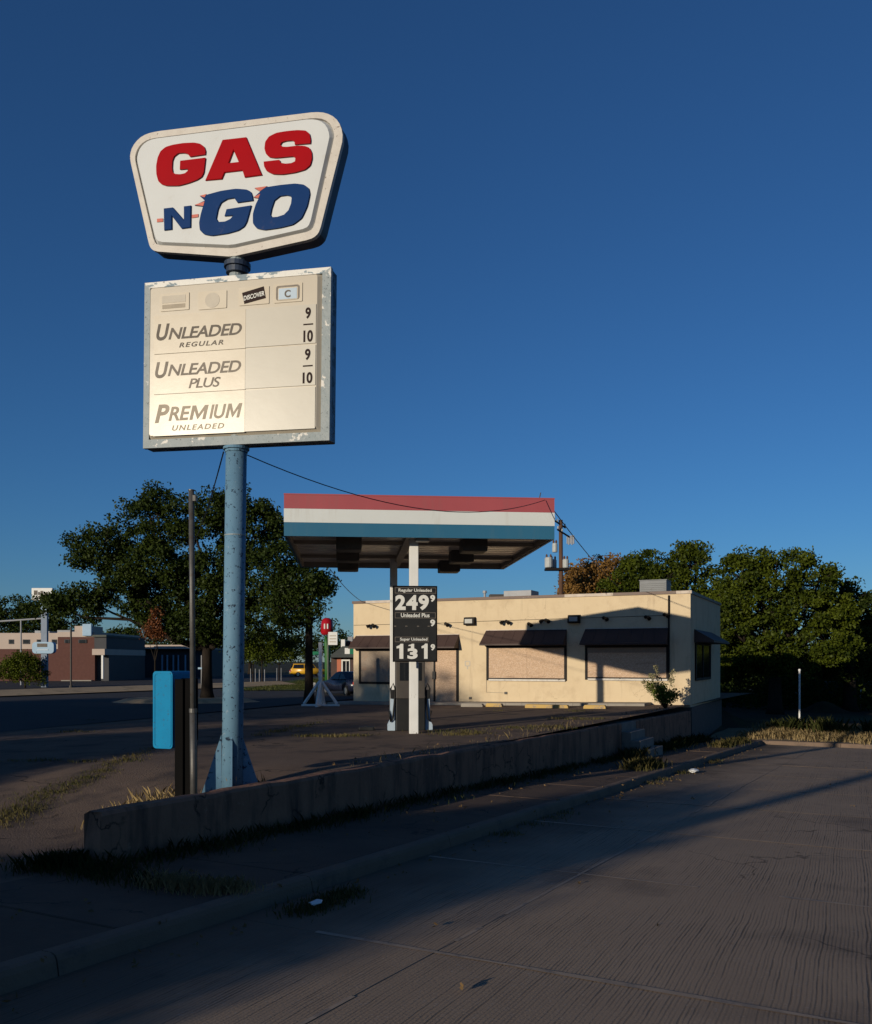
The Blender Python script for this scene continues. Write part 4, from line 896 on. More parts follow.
# roof units
def runit(x, y, z0, w, d, h, label, louv=True):
    t = thing('rooftop_unit', label, 'air conditioner', (x, y, ZT - .3), BR)
    b = MB().bbox(-w / 2, -d / 2, 0, w / 2, d / 2, z0 + h - ZT + .3, r=.02).build('housing', 'acshade' if louv else 'galvbox', t)
    if louv:
        for k in range(6):
            zz = z0 - ZT + .3 + h * (.12 + .13 * k); MB().box(-w / 2 + .06, -d / 2 - .025, zz, w / 2 - .06, -d / 2 - .001, zz + h * .07).build('louvre', 'acshade' if louv else 'galvbox', b)
        MB().box(-w / 2 - .02, -d / 2 - .02, z0 + h - ZT + .301, w / 2 + .02, d / 2 + .02, z0 + h - ZT + .33).build('lid', 'acshade' if louv else 'galvbox', t)
    return t
runit(9.55, 39.2, 4.5, 1.15, 1.0, .62, 'louvred grey rooftop unit near the right end of the store roof')
runit(4.0, 42.2, 4.5, 1.35, 1.1, .42, 'plain pale grey rooftop box on the middle of the store roof', False)
tag(MB().bbox(2.5, 42.0, 4.2, 3.25, 42.7, 4.77, r=.03).build('roof_hatch', 'darksteel'), 'low dark roof hatch left of the pale rooftop box', 'hatch')
vp = MB(); vp.tube([(2.22, 41, 4.1), (2.22, 41, 4.74)], .05, 8); vp.tube([(2.22, 41, 4.74), (2.22, 41, 4.85)], [.10, .09], 8); tag(vp.build('vent_pipe', 'galvbox'), 'small capped vent pipe rising from the store roof', 'vent')

# ------------------------------------------------------------------ trees
def ground_at(px, Y, z): return ((px - 436) / 900 * Y, Y, z)
# big tree across the forecourt
Yt = 46
def bl(px, py, Y, rx, ry, rz, base):
    p = at(px, py, Y); return (p.x - base[0], p.y - base[1], p.z - base[2], rx, ry, rz)
b = ground_at(207, Yt, -.3)
blobs = [bl(150, 525, 46, 1.7, 2.0, 1.5, b), bl(100, 552, 46, 1.6, 1.8, 1.3, b), bl(205, 520, 46, 1.9, 2.2, 1.6, b), bl(255, 535, 46, 1.7, 2, 1.7, b), bl(160, 575, 46, 2.0, 2.4, 1.7, b), bl(215, 585, 46, 2.0, 2.4, 1.8, b),
         bl(120, 590, 46, 1.5, 1.6, 1.0, b), bl(82, 602, 46, 1.35, 1.3, .85, b), bl(52, 606, 46, .9, 1.0, .6, b), bl(265, 590, 46, 1.7, 2, 1.6, b), bl(245, 505, 46, 1.0, 1.2, .9, b), bl(200, 625, 46, 1.9, 2, 1.0, b), bl(150, 615, 46, 1.3, 1.5, .9, b), bl(240, 630, 46, 1.3, 1.5, 1.0, b), bl(155, 500, 46, .9, 1, .6, b)]
tree('shade_tree', 'large spreading dark green tree behind the blue sign pole', b, .29, 2.6, blobs, 700, 125, .27, .16, 'leafA', 11)
b = ground_at(309, 43, -.3)
blobs = [bl(300, 585, 43, 1.4, 1.6, 1.0, b), bl(285, 610, 43, 1.2, 1.4, .9, b), bl(311, 602, 43, .85, 1.2, .9, b), bl(292, 632, 43, 1.0, 1.2, .8, b), bl(318, 586, 43, .7, 1, .5, b), bl(275, 560, 43, 1.2, 1.2, 1.0, b)]
tree('shade_tree', 'slender dark tree with a bare straight trunk left of the store', b, .20, 4.6, blobs, 190, 60, .26, .16, 'leafA', 23)
# row of young trees on the lawn
for i, (px, Y, s_, lab) in enumerate(((262, 76, 1.15, 'nearest of the young staked trees on the grass verge'), (253, 84, 1.0, 'young staked tree on the verge beside the street, second from camera'), (279, 92, 1.0, 'farthest young tree of the row on the grass verge'))):
    b = ground_at(px, Y, -.36)
    t = tree('young_tree', lab, b, .06, 1.7 * s_, [(0, 0, 2.9 * s_, 1.6 * s_, 1.4, 1.1 * s_), (-.9 * s_, 0, 2.6 * s_, 1.1, 1, .7), (1.0 * s_, 0, 2.7 * s_, 1.1, 1, .8), (.2, 0, 3.6 * s_, 1, .9, .7)], 110, 36, .28, .2, 'leafB', 40 + i, 'young trees on the grass verge')
    m = MB()
    for dx in (-.22, .22): m.tube([(dx, 0, 0), (dx, 0, 1.3)], .03, 6)
    m.build('stake', 'galvbox', t)
# right-hand trees
b = ground_at(610, 62, -1.2)
tree('autumn_tree', 'orange brown autumn tree behind the store roof', b, .3, 4.5, [bl(590, 585, 62, 1.9, 2, 1.6, b), bl(608, 578, 62, 1.9, 2, 1.4, b), bl(575, 592, 62, 1.0, 1.4, .9, b)], 210, 60, .34, .2, 'leafC', 51)
def rt(px, Y, z, lab, blob, n, seed, mat='leafB', tr=.4, fork=3.2):
    b = ground_at(px, Y, z); return tree('leafy_tree', lab, b, tr, fork, [bl(*q, b) for q in blob], int(n * .55), 115, .27, .20, mat, seed, 'trees beyond the store', inner=0.55)
rt(640, 60, -1.3, 'green tree behind the grey rooftop unit', [(632, 580, 60, 1.9, 2, 1.5), (650, 572, 60, 1.7, 2, 1.5), (620, 590, 60, 1.3, 1.6, 1.0)], 190, 61)
rt(688, 58, -1.4, 'tall green tree rising right above the store corner', [(690, 566, 58, 1.3, 1.6, 1.3), (668, 580, 58, 1.2, 1.5, 1.1), (706, 592, 58, 1.1, 1.5, 1.3), (695, 610, 58, 2.0, 2.2, 1.6), (684, 549, 58, .55, .8, .7), (698, 553, 58, .5, .8, .6), (722, 625, 58, 1.5, 1.8, 1.7), (730, 660, 58, 1.8, 2, 1.8), (655, 588, 58, .9, 1.2, .8)], 420, 62)
rt(775, 54, -1.5, 'broad green tree over the dry verge with low boughs', [(742, 578, 54, 1.3, 1.6, 1.3), (775, 576, 54, 1.5, 2.0, 1.1), (812, 584, 54, 1.4, 1.8, 1.2), (758, 606, 54, 1.8, 2.2, 1.4), (796, 612, 54, 1.9, 2.4, 1.3), (736, 557, 54, .6, .9, .55), (762, 560, 54, .6, .9, .5), (797, 560, 54, .9, 1.2, .5), (826, 572, 54, .5, .8, .5), (832, 612, 54, 1.2, 1.6, 1.1), (725, 605, 54, .9, 1.4, 1.2), (745, 640, 54, 2.0, 2.2, 1.6), (825, 640, 54, 1.8, 2, 1.5), (770, 655, 54, 1.8, 2, 1.2), (790, 668, 54, 1.6, 1.6, .6)], 760, 63)
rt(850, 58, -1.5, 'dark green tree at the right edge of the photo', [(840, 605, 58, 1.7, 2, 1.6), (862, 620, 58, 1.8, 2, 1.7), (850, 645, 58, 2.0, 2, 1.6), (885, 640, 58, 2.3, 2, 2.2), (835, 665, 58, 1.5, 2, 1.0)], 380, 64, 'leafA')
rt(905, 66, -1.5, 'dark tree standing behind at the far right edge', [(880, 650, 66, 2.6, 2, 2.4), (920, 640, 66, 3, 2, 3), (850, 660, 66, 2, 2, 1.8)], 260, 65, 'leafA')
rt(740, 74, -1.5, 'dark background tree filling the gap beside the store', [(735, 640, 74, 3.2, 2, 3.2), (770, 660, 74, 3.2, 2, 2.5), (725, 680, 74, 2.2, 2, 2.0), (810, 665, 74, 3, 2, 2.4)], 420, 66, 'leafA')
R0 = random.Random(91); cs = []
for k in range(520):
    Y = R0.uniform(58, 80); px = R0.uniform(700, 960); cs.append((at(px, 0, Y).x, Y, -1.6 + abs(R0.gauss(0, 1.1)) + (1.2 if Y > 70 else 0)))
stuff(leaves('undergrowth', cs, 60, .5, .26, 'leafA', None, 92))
# distant left
b = ground_at(12, 130, -.4)
tree('background_tree', 'dark tree line crown behind the far left building', b, .4, 3, [bl(-20, 610, 130, 4, 3, 2.5, b), bl(10, 613, 130, 4.5, 3, 2.4, b), bl(38, 618, 130, 3.5, 3, 2.5, b), bl(70, 622, 130, 4, 3, 2.2, b), bl(-10, 630, 130, 6, 3, 3, b), bl(40, 636, 130, 6, 3, 2.5, b)], 330, 46, .6, .4, 'leafA', 71)
b = ground_at(124, 120, -.4)
tree('background_tree', 'small dark tree beyond the far left building', b, .3, 2.5, [bl(122, 636, 120, 2.2, 2, 1.4, b), bl(138, 640, 120, 2.4, 2, 1.4, b), bl(110, 642, 120, 1.6, 2, 1, b), bl(175, 640, 120, 3, 2, 1.6, b)], 160, 40, .45, .32, 'leafA', 72)
b = ground_at(250, 150, -.4)
tree('background_tree', 'hazy far tree at the end of the left street', b, .3, 3, [bl(238, 650, 150, 3, 3, 2, b), bl(300, 648, 150, 4, 3, 2.6, b), bl(262, 655, 150, 3, 3, 1.5, b), bl(330, 640, 150, 3, 3, 3, b), bl(345, 650, 150, 3, 3, 2, b)], 200, 40, .6, .4, 'leafA', 73)
b = ground_at(25, 68, -.36)
tree('leafy_shrub', 'rounded roadside bush on several stems at the far left', b, .08, .5, [(0, 0, 1.5, 1.2, 1.2, 1.0), (-1.1, 0, 1.3, .9, .8, .9), (.8, 0, 1.15, .8, .8, .9), (-.2, 0, 2.1, .9, .7, .6)], 200, 46, .22, .14, 'leafB', 74, cat='shrub')
b = ground_at(155, 44.5, -.3)
tree('dead_tree', 'small rust brown dead tree in front of the far facade', b, .045, 2.0, [(0, 0, 3.5, .36, .35, .7), (-.35, 0, 3.3, .32, .3, .3), (.1, 0, 4.2, .22, .22, .45), (.22, 0, 3.2, .3, .3, .3)], 70, 30, .12, .10, 'leafD', 75)

# trees and a low block across the street behind the camera: their long shadows cross the forecourt
SA = rad(SUN_AZ)
def wt(w, t): return (w * math.cos(SA) + t * math.sin(SA), -w * math.sin(SA) + t * math.cos(SA))
def street_tree(w, t, top, rx, bottom, lab, seed, n=260, base=-.6):
    x, y = wt(w, t); rz = (top - bottom) / 2; c = (top + bottom) / 2 - base
    return tree('street_tree', lab, (x, y, base), .25, bottom - base, [(0, 0, c, rx, rx, rz), (rx * .45, -rx * .3, c - .2 * rz, rx * .7, rx * .7, rz * .75), (-rx * .4, rx * .35, c + .1 * rz, rx * .75, rx * .75, rz * .7)], n, 40, .4, .30, 'leafA', seed, 'trees across the street behind the camera', inner=0.2)
street_tree(-7.05, -24, 6.6, 1.8, 2.6, 'small round street tree behind the photographer', 81, 230)
street_tree(-18.0, -24, 8.0, 2.6, 2.5, 'broad street tree behind and left of the photographer', 83, 300)
street_tree(-25.6, -25, 12.5, 3.4, 2.0, 'tall street tree to the left behind the photographer', 84, 400)
street_tree(-32.5, -26, 13.9, 4.9, 1.5, 'largest street tree left of the photographer', 85, 620)
street_tree(-41, -26, 10.5, 5.0, 1.5, 'wide street tree far left of the photographer', 86, 620)

x, y = wt(-5.75, -24); op = thing('utility_pole', 'wooden utility pole across the street behind the photographer', 'utility pole', (x, y, -.6))
MB().tube([(0, 0, -.3), (0, 0, 12.6)], [.24, .20], 10).build('pole', 'barkpole', op, smooth=True); MB().box(-1.2, -.06, 11.6, 1.2, .06, 11.75).build('crossarm', 'barkpole', op)
# ------------------------------------------------------------------ utility pole and wires
b = at(561.5, 661, 58); gx, gy = b.x, b.y
up = thing('utility_pole', 'brown wooden utility pole with crossarms and grey transformers behind the store', 'utility pole', (gx, gy, -1.2))
def uz(py): return at(0, py, 58).z + 1.2
def ux(px): return at(px, 0, 58).x - gx
MB().tube([(0, 0, -.3), (-.05, 0, uz(520))], [.17, .125], 10).build('pole', 'barkpole', up, smooth=True)
def arm(px0, py0, px1, py1, y0, y1):
    a = Vector((ux(px0), y0, uz(py0))); c = Vector((ux(px1), y1, uz(py1))); d = (c - a)
    A = MB().tube([a, c], .065, 4).build('crossarm', 'frame', up)
    m = MB()
    for q in (.04, .3, .96): p = a + d * q; m.tube([p + Vector((0, 0, .06)), p + Vector((0, 0, .13)), p + Vector((0, 0, .24))], [.025, .06, .03], 8)
    m.build('insulator', 'ceram', A)
arm(553, 521.5, 566, 527, -.5, .3); arm(556.5, 530.5, 574, 538, -.45, .5)
def can(px, py, r, h, y):
    p = Vector((ux(px), y, uz(py))); c = MB().tube([p, p + Vector((0, 0, .04)), p + Vector((0, 0, h)), p + Vector((0, 0, h + .06))], [r * .9, r, r, r * .8], 12).build('transformer', 'ceram', up, smooth=False)
    m = MB()
    for k in (-1, 1): q = p + Vector((k * r * .5, 0, h + .05)); m.tube([q, q + Vector((0, 0, .12)), q + Vector((0, 0, .22))], [.05, .07, .03], 8)
    m.build('bushing', 'barkpole', c)
can(554.6, 552.5, .17, .52, -.12); can(548.3, 568, .26, .60, -.2); can(554, 567.5, .21, .5, .3); can(565.5, 568, .20, .50, -.1)
MB().box(ux(545), -.35, uz(570.5), ux(568.5), .35, uz(568.3)).build('platform', 'frame', up)
m = MB()
for k in range(5):
    p = Vector((ux(568 + k * 1.6), .3, uz(535.5 + (k % 2) * 1))); m.tube([p + Vector((0, 0, .05)), p + Vector((0, 0, -.5))], .05, 6)
m.build('cutout_fuse', 'galvbox', up)
def wire(label, a, c, sag, r=.009, n=24, group=None):
    a = Vector(a); c = Vector(c); pts = [a.lerp(c, i / n) - Vector((0, 0, sag * 4 * (i / n) * (1 - i / n))) for i in range(n + 1)]
    o = MB().tube(pts, r, 5).build('overhead_wire', 'wire'); return tag(o, label, 'wire')
wire('sagging black wire from the blue sign pole to the canopy corner', at(247, 455, 12.15), at(545, 500, 21.15), .50, .008)
wire('thin wire dropping from the blue sign pole towards the big tree', at(223.5, 452, 12.18), at(188, 545, 30), .35, .010)
wire('thin wire running from the canopy corner to the trees', at(546, 500, 21.2), at(640, 600, 57), .45, .013)
wire('thin wire from the canopy roof to the store parapet', at(330, 569, 27.6), at(363, 602, 40.6), .12, .012)
wire('faint far wire at the right edge of the sky', at(720, 613, 90), at(900, 623, 70), .25, .02)

# ------------------------------------------------------------------ white braced post, cars, restaurant, small signs
p = ground_at(320.5, 37.5, -.20); wp = thing('braced_post', 'white wooden post on an A frame brace near the store', 'post', p, rad(-5))
MB().bbox(-.068, -.068, -.02, .068, .068, 2.62, r=.008).build('post', 'white', wp)
for s_ in (-1, 1): MB().tube([(s_ * .70, 0, .06), (s_ * .05, 0, .98)], .062, 4).build('brace', 'white', wp)
for s_ in (-1, 1): MB().tube([(0, s_ * .70, .06), (0, s_ * .05, .98)], .062, 4).build('brace', 'white', wp)
MB().bbox(-.80, -.05, -.03, .80, .05, .05, r=.008).build('base_rail', 'white', wp); MB().bbox(-.05, -.80, -.031, .05, -.052, .048, r=.008).build('base_rail', 'white', wp); MB().bbox(-.05, .052, -.031, .05, .80, .048, r=.008).build('base_rail', 'white', wp)

def car(label, loc, rz, paint, suv=False, cat='car', scl=1.0):
    t = thing('parked_car', label, cat, loc, rz)
    L, Wd, H = 4.5, 1.78, 1.45 if not suv else 1.7
    if suv: prof = [(-2.2, .32), (2.2, .32), (2.25, .75), (2.1, .98), (1.15, 1.05), (.7, 1.64), (.4, 1.70), (-1.9, 1.70), (-2.15, 1.05), (-2.25, .7)]
    else: prof = [(-2.2, .28), (2.2, .28), (2.28, .6), (2.1, .80), (1.1, .92), (.35, 1.38), (.0, 1.44), (-.8, 1.42), (-1.55, 1.0), (-2.15, .96), (-2.27, .65)]
    n = len(prof); vs = []; zb = prof[4][1]
    def wid(z): return Wd / 2 * (1 if z <= zb + .02 else 1 - .20 * (z - zb) / (H - zb)) * (.96 if z < .35 else 1)
    sec = []
    for sgn, kx in ((-1, 1), (1, 1)):
        for px_, z in prof: vs.append((px_, sgn * wid(z), z))
    fs = [tuple(range(n)), tuple(reversed(range(n, 2 * n)))] + [(i, (i + 1) % n, n + (i + 1) % n, n + i) for i in range(n)]
    o = MB().add(vs, fs).build('body', paint, t)
    bm = bmesh.new(); bm.from_mesh(o.data); bmesh.ops.bevel(bm, geom=bm.edges[:], offset=.05, segments=2, affect='EDGES', clamp_overlap=True); bm.to_mesh(o.data); bm.free()
    for p_ in o.data.polygons: p_.use_smooth = True
    if suv: gl = [[(.95, 1.10), (.62, 1.58), (-.5, 1.60), (-.5, 1.10)], [(-.6, 1.10), (-.6, 1.60), (-1.85, 1.58), (-2.0, 1.10)]]
    else: gl = [[(.85, .97), (.25, 1.32), (-.35, 1.35), (-.35, .97)], [(-.43, .97), (-.43, 1.35), (-.8, 1.33), (-1.35, 1.0)]]
    for sgn in (-1, 1):
        for q in gl:
            vs = [(x_, sgn * (wid(z_) + e), z_) for e in (.012, -.02) for x_, z_ in q]
            MB().add(vs, [(0, 1, 2, 3), (7, 6, 5, 4), (0, 4, 5, 1), (1, 5, 6, 2), (2, 6, 7, 3), (3, 7, 4, 0)]).build('side_window', 'glass', t)
    i0, i1 = (4, 5); a, c = prof[i0], prof[i1]
    for (a, c) in (((prof[4]), (prof[5])), ((prof[8] if not suv else prof[8]), (prof[7]))):
        q = [(a[0] + (c[0] - a[0]) * k, a[1] + (c[1] - a[1]) * k) for k in (.1, .88)]; nx = .015 if a[0] > 0 else -.015
        vs = [(q[0][0] + nx, -wid(q[0][1]) * .86, q[0][1] + .01), (q[0][0] + nx, wid(q[0][1]) * .86, q[0][1] + .01), (q[1][0] + nx, wid(q[1][1]) * .86, q[1][1] + .01), (q[1][0] + nx, -wid(q[1][1]) * .86, q[1][1] + .01)]
        vs += [(v[0] - nx * 2, v[1], v[2] - .02) for v in vs]
        MB().add(vs, [(0, 1, 2, 3), (7, 6, 5, 4), (0, 4, 5, 1), (1, 5, 6, 2), (2, 6, 7, 3), (3, 7, 4, 0)]).build('windscreen', 'glass', t)
    for x_ in (-1.35, 1.4):
        for sgn in (-1, 1):
            w_ = MB().tube([(x_, sgn * (Wd / 2 - .19), .31), (x_, sgn * (Wd / 2 + .01), .31)], .315, 18).build('wheel', 'rubber', t)
            MB().tube([(x_, sgn * (Wd / 2 + .011), .31), (x_, sgn * (Wd / 2 + .022), .31)], .19, 14).build('rim', 'chrome', w_)
    for sgn in (-1, 1):
        MB().bbox(-2.30, sgn * .62 - .22, .66, -2.17, sgn * .62 + .22, .84, r=.02).build('tail_lamp', 'redlamp', t)
        MB().bbox(2.16, sgn * .60 - .2, .56, 2.29, sgn * .60 + .2, .70, r=.02).build('headlight', 'lens', t)
    MB().bbox(-2.315, -.26, .58, -2.28, .26, .72, r=.01).build('number_plate', 'digit', t)
    MB().bbox(-2.33, -.85, .36, -2.2, .85, .54, r=.03).build('bumper', paint, t)
    return t
P_ = at(344, 0, 55); car('dark navy car parked beside the left end of the store', (P_.x + .3, 55, -.42), rad(122), 'carnavy')
P_ = at(303, 0, 118); car('small yellow car parked beyond the slender tree', (P_.x + .6, 118, -.4), rad(15), 'caryellow', True)
# restaurant
rs = thing('restaurant', 'small restaurant with grey shingled roof, coral wall and white door', 'restaurant', at(336, 661, 72) * 1, 0)
rs.location = (at(336, 0, 72).x, 72, -.42)
def rz_(py): return at(0, py, 72).z + .42
def rx(px): return at(px, 0, 72).x - rs.location.x
MB().box(rx(331), 0, 0, rx(372), 8, rz_(655)).build('wall', 'brownwall', rs)
MB().box(rx(337), -.06, 0, rx(341.2), -.003, rz_(657)).build('coral_pier', 'coral', rs)
dr = MB().box(rx(341.4), -.05, 0, rx(350), -.002, rz_(659.5)).build('door', 'white', rs); MB().box(rx(342.8), -.07, .3, rx(345.6), -.051, rz_(661)).build('pane', 'glass', dr); MB().box(rx(346.4), -.07, .3, rx(349), -.051, rz_(661)).build('pane', 'glass', dr)
e_ = MB(); x0, x1 = rx(330), rx(374); z0_, z1_ = rz_(657.5), rz_(646)
e_.add([(x0 - .1, -.7, z0_), (x1, -.7, z0_), (x1, .9, z1_), (x0 + .9, .9, z1_), (x0 - .1, 8.5, z0_), (x1, 8.5, z0_), (x1, 7, z1_), (x0 + .9, 7, z1_)], [(0, 1, 2, 3), (4, 7, 6, 5), (0, 3, 7, 4), (1, 5, 6, 2), (3, 2, 6, 7), (0, 4, 5, 1)])
e_.build('roof', 'slate', rs)
sg = MB().box(rx(345), -.2, rz_(656), rx(358), -.1, rz_(648)).build('fascia_sign', 'white', rs); MB().box(rx(350), -.22, rz_(655.5), rx(358), -.201, rz_(648.5)).build('green_band', 'greensign', sg)
MB().box(rx(339), 1.5, z1_ - .1, rx(343), 2.5, rz_(639)).build('chimney', 'white', rs); MB().box(rx(344), 2, z1_ - .1, rx(356), 4, rz_(641)).build('roof_unit', 'brick', rs)
m = MB(); m.box(rx(345), 2.2, rz_(640.9), rx(350), 3.2, rz_(636)); m.box(rx(351), 2.2, rz_(640.9), rx(354), 3.2, rz_(638)); m.build('roof_vent', 'galvbox', rs)
# red lantern sign on a green post
q = ground_at(327, 66, -.42); rl = thing('green_post_sign', 'rounded red sign on a thick green post near the restaurant', 'sign', q)
def qz(py): return at(0, py, 66).z + .42
MB().tube([(0, 0, 0), (0, 0, qz(668)), (.05, 0, qz(655)), (-.02, 0, qz(643)), (-.12, 0, qz(636))], [.16, .17, .24, .20, .07], 10).build('post', 'green', rl, smooth=True)
MB().tube([(0, 0, qz(635)), (0, 0, qz(633)), (0, 0, qz(627)), (0, 0, qz(620)), (0, 0, qz(618))], [.34, .46, .46, .40, .18], 14).build('red_sign', 'redgloss', rl, smooth=True)
for x_ in (-.12, .10): MB().box(x_ - .05, -.475, qz(629), x_ + .04, -.44, qz(624)).build('mark', 'digit', rl)
q = ground_at(333, 64, -.42); wb = thing('white_board_sign', 'small white letter board sign on a thin post', 'sign', q)
MB().tube([(-.35, 0, 0), (-.35, 0, at(0, 634, 64).z + .42)], .045, 8).build('post', 'galv', wb)
MB().bbox(-.33, -.05, at(0, 645, 64).z + .42, .32, .05, at(0, 632, 64).z + .42, r=.02).build('board', 'white', wb)
for k in range(3): MB().box(-.24, -.058, at(0, 636 + 3 * k, 64).z + .40, .22, -.051, at(0, 635 + 3 * k, 64).z + .40).build('text_line', 'ghost', wb)
q = ground_at(311.5, 60, -.36); ws = thing('street_name_sign', 'green street name sign on a slim post behind the trunk', 'sign', q)
MB().tube([(.55, 0, 0), (.55, 0, at(0, 648, 60).z + .36)], .035, 8).build('post', 'galv', ws); MB().box(-.05, -.02, at(0, 655, 60).z + .36, .56, .02, at(0, 651.5, 60).z + .36).build('blade', 'greensign', ws)
q = ground_at(312.5, 50, -.36); ws = thing('yard_sign', 'low white yard sign beside the slender tree trunk', 'sign', q)
for k in range(2): MB().box(-.17, -.015, .30 + .27 * k, .17, .015, .54 + .27 * k).build('board', 'white', ws)
for s_ in (-.12, .12): MB().tube([(s_, .022, 0), (s_, .022, .8)], .012, 6).build('leg', 'galv', ws)

# ------------------------------------------------------------------ far left: block building, pole sign, lamp posts
fb = thing('far_building', 'low building of pale blocks and red brick across the road', 'building', (at(95, 0, 92).x, 92, -.45), rad(0))
def fz(py): return at(0, py, 92).z + .45
def fx(px): return at(px, 0, 92).x - fb.location.x
MB().box(fx(-60), 0, 0, fx(58), 14, fz(649)).build('lower_wall', 'brick', fb); MB().box(fx(58) + .002, -.06, 0, fx(95), 14, fz(637)).build('brick_wall', 'brick', fb)
MB().box(fx(-60), -.03, fz(649) + .002, fx(58), 14, fz(633)).build('block_wall', 'farcream', fb); MB().box(fx(58) + .004, -.03 - .06, fz(637) + .002, fx(95), 14, fz(632)).build('block_wall', 'farcream', fb)
MB().box(fx(75), -.1, fz(632) + .003, fx(92), 3, fz(626)).build('parapet', 'farcream', fb)
for i, (a, c) in enumerate(((9, 14), (23, 30), (37, 42), (52, 57), (65, 70), (79, 87))):
    w_ = MB().box(fx(a), -.16 if a > 58 else -.09, fz(644 if a < 60 else 643), fx(c), -.0 if a < 58 else -.07, fz(639.5)).build('window', 'fardark', fb); MB().box(fx(a) + .1, -.18 if a > 58 else -.11, fz(643) + .0, fx(c) - .1, -.161 if a > 58 else -.091, fz(640) ).build('pane', 'glass', w_)
for a, c, py in ((26, 32, 630), (35, 41, 630.5), (49, 62, 629.5), (64, 68, 631)): MB().box(fx(a), 2, fz(633) + .01, fx(c), 4, fz(py)).build('roof_unit', 'galvbox', fb)
MB().box(fx(95) + .002, .5, 0, fx(107), 12, fz(655)).build('porch_back', 'fardark', fb); MB().box(fx(95) + .004, -.8, fz(655) + .002, fx(107.5), 12, fz(649)).build('porch_band', 'farcream', fb); MB().box(fx(95) + .006, -.2, fz(649) + .002, fx(107), 12, fz(637)).build('upper_floor', 'fardark', fb); MB().box(fx(94), -.5, fz(637) + .003, fx(108), 12, fz(635)).build('porch_roof', 'slate', fb)
MB().box(fx(103.8), -.7, .3, fx(105.6), -.45, fz(655)).build('porch_post', 'white', fb)
MB().bbox(fx(84), -.45, fz(636), fx(93), -.12, fz(624), r=.05).build('wall_sign', 'signblue', fb)
MB().box(fx(63), -.5, 0, fx(93), -.1, .16).build('front_kerb', 'conc', fb)
dk = thing('far_shopfront', 'dark distant shopfront with pale columns beyond the road', 'building', (at(150, 0, 112).x, 112, -.45))
def dx_(px): return at(px, 0, 112).x - dk.location.x
def dz_(py): return at(0, py, 112).z + .45
MB().box(dx_(108), 0, 0, dx_(208), 12, dz_(649)).build('wall', 'fardark', dk); MB().box(dx_(126), -1.2, dz_(649) + .002, dx_(208), 12, dz_(645)).build('roof', 'farcream', dk)
for px in (112, 117, 122, 127, 133, 138, 163, 168, 174, 179, 186): MB().box(dx_(px), -.6, 0, dx_(px + 1.1), -.35, dz_(654 if px < 150 else 655)).build('column', 'signblue', dk)
for px in (114, 124, 130, 165, 171, 176): MB().box(dx_(px) + .1, -.05, .4, dx_(px + 3), -.002, dz_(657)).build('window', 'glass', dk)
wt_ = thing('far_tower', 'pale far tower glimpsed through the big tree', 'building', (at(176, 0, 190).x, 190, -.5))
MB().box(-1.2, 0, 0, .6, 3, at(0, 622, 190).z + .5).build('wall', 'farcream', wt_)
q = at(43, 0, 70); sp = thing('roadside_sign', 'tall roadside pylon with white top sign and pale blue panel', 'sign', (q.x, 70, -.4))
def sz(py): return at(0, py, 70).z + .4
def sx(px): return at(px, 0, 70).x - q.x
MB().box(sx(41), 0, 0, sx(46.8), .3, sz(597)).build('pylon', 'signpost', sp)
MB().bbox(sx(32), -.1, sz(600.5), sx(53), .3, sz(588), r=.06).build('top_sign', 'white', sp)
for a, c, d_, e2 in ((34.5, 38, 590.5, 595), (38.6, 40.4, 592, 595), (41, 43.4, 591, 595), (44, 46, 592.5, 595), (46.5, 48.2, 592, 595), (39, 43, 596, 598.5)): MB().box(sx(a), -.118, sz(e2), sx(c), -.101, sz(d_)).build('mark', 'ink', sp)
MB().box(sx(40.6), -.02, sz(611), sx(47), .32, sz(603)).build('clock_panel', 'signblue', sp)
lp_ = MB().prism(rrect(sx(33), sz(653.5), sx(54.5), sz(642), .25, 4), -.15, .35).build('lower_sign', 'signblue', sp); MB().box(sx(38), -.17, sz(647), sx(48), -.151, sz(643.5)).build('text_block', 'ink', lp_); MB().box(sx(38), -.17, sz(650.5), sx(49), -.151, sz(649)).build('text_block', 'palebox', lp_)
q = at(71, 0, 60); lpst = thing('lamp_post', 'thin dark roadside pole on the pale strip', 'pole', (q.x, 60, -.33))
MB().tube([(0, 0, 0), (0, 0, .35)], .12, 10).build('base', 'darksteel', lpst); MB().tube([(0, 0, .3), (0, 0, at(0, 627, 60).z + .33)], .06, 10).build('shaft', 'darksteel', lpst)
q = at(21, 0, 76); ga = thing('signal_mast', 'pale mast arm carried by a slim post at the far left', 'pole', (q.x, 76, -.4))
MB().tube([(0, 0, 0), (0, 0, at(0, 620.5, 76).z + .4)], .07, 8).build('post', 'galvbox', ga); MB().tube([(at(-10, 0, 76).x - q.x, 0, at(0, 622, 76).z + .4), (at(49, 0, 76).x - q.x, 0, at(0, 618, 76).z + .4)], .075, 8).build('arm', 'galvbox', ga)
q = at(201.5, 0, 58); lp2 = thing('traffic_sign', 'slim post with a small pale sign right of the galvanised pipe', 'sign', (q.x, 58, -.38))
MB().tube([(0, 0, 0), (0, 0, 2.4)], .035, 8).build('post', 'galvbox', lp2); MB().box(-.22, -.03, 1.5, .22, -.036, 1.62).build('plate', 'signblue', lp2)

